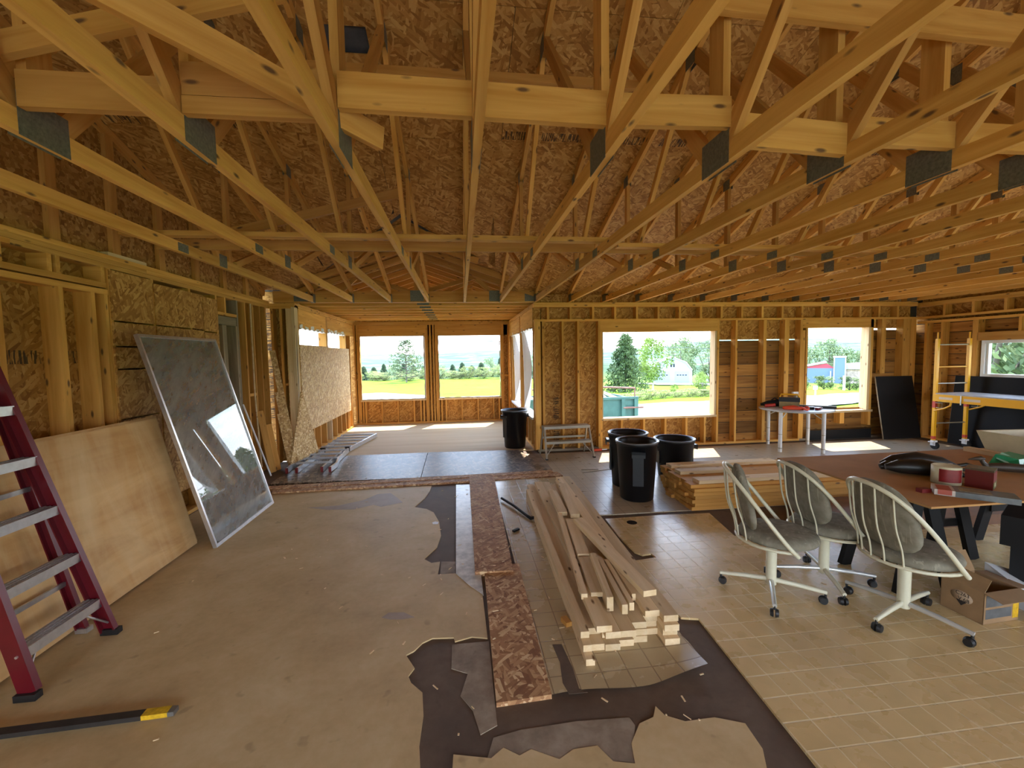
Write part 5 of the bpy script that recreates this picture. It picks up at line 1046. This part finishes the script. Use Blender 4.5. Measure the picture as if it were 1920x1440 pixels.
# black stool-like seat at the right edge, half wrapped in clear plastic
chair(4.36, 2.42, 2.6, 4.2, 'black-upholstered swivel chair cut by the right edge', FABB, 'swivel_chair')
bg_ = empty('tool_case', (3.78, 2.32, 0), .5, 'black tool case on a crate with a grey plastic bag, right edge', 'tool case')
MB().box(-.05, .30, -.02, .14, 0, .40).build('crate', BLACKM, bg_); MB().box(-.16, .36, -.12, .18, .40, .60).build('case', BLACKM, bg_); MB().tube([(-.02, -.13, .56), (-.02, -.135, .66), (.16, -.135, .67), (.16, -.13, .56)], .014, 8).build('handle', BLACKM, bg_)
MB().lathe([(.001, -.09), (.06, -.08), (.10, -.03), (.105, .02), (.08, .07), (.04, .09), (.001, .095)], 18, M.Translation((-.12, -.10, .47))).build('plastic_bag', plain('grey_plastic_bag', (.34, .34, .35), .25), bg_); MB().box(.0, .08, -.125, -.118, .45, .52).build('red_label', DKRED, bg_)

# ---------------------------------------------------------------- round table by the narrow window
TX, TY, TZ = 5.83, 6.88, .715
rt = empty('round_table', (TX, TY, 0), 0, 'round white folding table by the narrow window', 'table')
MB().lathe([(.001, TZ - .03), (.55, TZ - .03), (.565, TZ - .02), (.565, TZ - .004), (.555, TZ), (.001, TZ)], 48).build('table_top', plain('grey_white_laminate', (.50, .50, .49), .35), rt)
for lx, ly in ((-.19, .42), (-.45, -.21), (.46, .24), (.145, -.445)):
    lg = MB(); lg.tube([(lx, ly, TZ - .03), (lx, ly, .0)], .030, 14); l_ = lg.build('leg', WHITEP, rt); MB().tube([(lx, ly, .30), (lx, ly, .31)], .0325, 14).build('collar', AG, l_); MB().tube([(lx, ly, .06), (lx, ly, .075)], .0325, 14).build('collar', AG, l_)
    MB().tube([(lx * .98, ly * .98, TZ - .16), (lx * .75, ly * .75, TZ - .10), (lx * .55, ly * .55, TZ - .03)], .008, 6).build('leg_brace', WHITEP, rt)
def small(nm, lbl, cat, loc, rz=0.):
    e_ = empty(nm, loc, rz, lbl, cat, 'tools on the round table'); e_.scale = (1.25,) * 3 if nm not in ('guide_rail', 'tool_bag', 'red_tool') else (1, 1, 1); return e_
o = small('tool_bag', 'black tool bag at the left of the round table', 'bag', (5.60, 7.10, TZ), -.7); MB().tube([(-.22, 0, .035), (-.1, 0, .06), (.05, .02, .075), (.2, 0, .05)], [.02, .05, .065, .02], 12).build('bag', BLACKM, o); MB().tube([(-.05, 0, .12), (0, 0, .16), (.06, 0, .12)], .012, 6).build('handle', BLACKM, o)
o = small('yellow_radio', 'boxy yellow and black power tool in the middle of the round table', 'power tool', (5.74, 6.92, TZ), -.7); MB().box(-.12, .12, -.06, .06, .0, .13).build('body', plain('olive_tool', (.24, .17, .06), .5, var=.3), o); MB().box(-.125, .125, -.062, .062, .09, .15).build('top', BLACKP, o); MB().tube([(-.12, 0, .13), (-.10, 0, .19), (.1, 0, .19), (.12, 0, .14)], .012, 6).build('handle', YEL, o)
o = small('white_bottle', 'pale spray bottle standing on the round table', 'bottle', (5.86, 6.92, TZ)); MB().lathe([(.001, 0), (.04, 0), (.042, .12), (.02, .16), (.02, .19), (.001, .19)], 16).build('body', plain('dull_beige', (.42, .37, .27), .5), o); MB().box(-.05, .03, -.015, .015, .19, .225).build('nozzle', WHITEP, o)
o = small('orange_clamp', 'orange-red clamp at the front of the round table', 'clamp', (5.60, 6.66, TZ), -.75); MB().tube([(-.12, 0, .02), (0, .03, .03), (.12, 0, .02)], [.02, .03, .02], 8).build('jaw', ORANGE, o); MB().bar((-.1, -.05, .02), (.1, -.06, .03), .03, .03).build('handle', ORANGE, o)
o = small('orange_strap', 'coiled orange strap beside the clamp', 'strap', (5.70, 6.54, TZ), -.7); MB().tube([(.05 * math.cos(q), .05 * math.sin(q), .03 + .015 * math.sin(q * 2)) for q in [i * .42 for i in range(15)]], .014, 6, closed=True).build('coil', ORANGE, o)
o = small('red_tool', 'dark red cordless tool at the left back of the round table', 'power tool', (5.46, 7.03, TZ + .0), -.5); MB().tube([(-.08, 0, .03), (.08, 0, .05)], .03, 10).build('body', plain('tool_red', (.45, .03, .02), .4), o)
for k, (x, y) in enumerate(((5.90, 6.62), (5.98, 6.70), (6.02, 6.58))):
    o = small('hand_tool', ORD[k] + ' small dark hand tool from the left at the table front', 'tool', (x, y, TZ), -.5 + .5 * k); MB().bar((-.1, 0, .018), (.03, 0, .018), .03, .035).build('grip', (BLACKM, WHITEP, DKRED)[k], o); MB().tube([(.03, 0, .018), (.12, .01, .012)], .009, 6).build('shaft', ALU, o)
o = small('guide_rail', 'long black guide rail lying across the back of the round table', 'rail', (6.10, 6.85, TZ), -.72); MB().box(-.45, .36, -.04, .04, 0, .035).build('rail', BLACKP, o); MB().box(-.45, .36, -.012, .012, .035, .045).build('groove', AG, o)

# ---------------------------------------------------------------- scaffold and black panels
sc = empty('rolling_scaffold', (0, 0, 0), 0, 'yellow rolling scaffold with a grey deck by the right wall', 'scaffold')
SX0, SX1, SY0, SY1 = 8.02, 8.64, 6.40, 4.60
for y in (SY0, SY1):
    for x in (SX0, SX1):
        MB().box(x - .022, x + .022, y - .022, y + .022, .15, 1.88).build('post', YEL, sc); MB().tube([(x, y, 1.88), (x, y, 1.99)], .012, 8).build('pin', YEL, sc)
        for z in (.17, .71): MB().box(x - .0235, x + .0235, y - .0235, y + .0235, z, z + (.05 if z < .5 else .11)).build('red_band', plain('red_tape', (.55, .06, .03), .5) if 'red_tape' not in MATS else MATS['red_tape'], sc)
        w_ = MB(); w_.tube([(x - .018, y - .03, .062), (x + .018, y - .03, .062)], .062, 18); wh = w_.build('caster_wheel', RUBBER, sc); MB().box(x - .026, x + .026, y - .05, y + .025, .06, .15).build('caster_fork', WHITEP, sc); MB().box(x - .09, x - .02, y - .03, y + .01, .12, .135).build('brake_lever', WHITEP, sc)
    for z in (.44, .80, 1.12, 1.40, 1.78): MB().tube([(SX0, y, z), (SX1, y, z)], .011, 8).build('rung', AG if z != 1.4 else YEL, sc)
for x in (SX0 - .035, SX1 + .035):
    r_ = MB().box(x - .015, x + .015, SY1, SY0, .825, .945).build('side_beam', YEL, sc)
    if x < 8.2:
        for yy, l_ in ((6.10, .20), (5.72, .22)): MB().box(x - .0165, x - .015, yy, yy + l_, .865, .905).build('sticker', plain('pale_sticker', (.62, .48, .34), .5) if 'pale_sticker' not in MATS else MATS['pale_sticker'], r_)
        MB().tube([(x - .02, 5.98, .95), (x - .02, 5.98, .80)], .008, 6).build('drop_pin', ALU, r_)
    MB().tube([(x, SY0 - .02, .66), (x, SY0 - .18, .72), (x, SY0 - .26, .77), (x, SY0 - .27, .83)], .013, 8).build('corner_brace', YEL, sc); MB().tube([(x, SY0 - .04, .80), (x, SY0 - .14, .80), (x, SY0 - .14, .72), (x, SY0 - .05, .72)], .006, 6).build('latch', ALU, sc)
MB().box(SX0 - .02, SX1 + .02, SY1, SY0, .945, .962).build('deck', plain('grey_deck', (.42, .42, .42), .5, var=.2, vs=10), sc)
bp = leaning('leaning_black_board', (7.93, 7.20, .012), (1, 0, 0), (-.05, .18, 1), 'black rectangular panel leaning under the corner of the window wall', 'panel'); MB().box(0, .80, -.02, 0, 0, 1.2).build('sheet', BLACKM, bp); MB().box(-.004, .0, -.021, .001, 0, 1.2).build('edge', GREYW, bp)
b2 = leaning('black_sheet', (8.715, 6.72, .012), (0, -1, 0), (.085, 0, 1), 'long black sheet standing along the right wall behind the scaffold', 'panel'); MB().box(0, 2.44, -.0, .018, 0, 1.22).build('sheet', plain('black_sheet', (.006, .006, .0065), .75, spec=.3), b2); MB().tube([(-.005, .01, 0), (-.005, .01, 1.22)], .005, 6).build('edge', GREYW, b2)
tag(board('dark_base_board', (6.55, 7.42, .10), (7.9, 7.42, .10), .18, .02, BLACKM), 'dark strip along the base of the wall under the narrow window', 'strip')  # near-black board along the foot of the wall
# letter on the house wrap
text('D', .16, BLACKM, tm((AXR - .04, 9.98, 1.78), (0, -1, 0), (0, 0, 1)), ar, 'printed_letter'); text('IIIII', .16, plain('red_ink', (.5, .05, .04), .6), tm((AXR - .02, 9.1, .72), (0, -1, 0), (0, 0, 1)), ar, 'printed_letters')
# ---------------------------------------------------------------- summer haze over the far valley
m = bpy.data.materials.new('valley_haze'); m.use_nodes = True; t = m.node_tree; t.nodes.clear()
vo = nd(t, 'ShaderNodeVolumeScatter'); vo.inputs['Color'].default_value = (.72, .86, 1, 1); vo.inputs['Density'].default_value = .00006; vo.inputs['Anisotropy'].default_value = .2
om = nd(t, 'ShaderNodeOutputMaterial'); lk(t, vo.outputs[0], om.inputs['Volume'])
o = MB().box(-3000, 4500, 135, 4500, -120, 160).build('valley_haze', m); tag(o, 'thin blue haze over the distant valley and hills', 'haze', kind='structure')
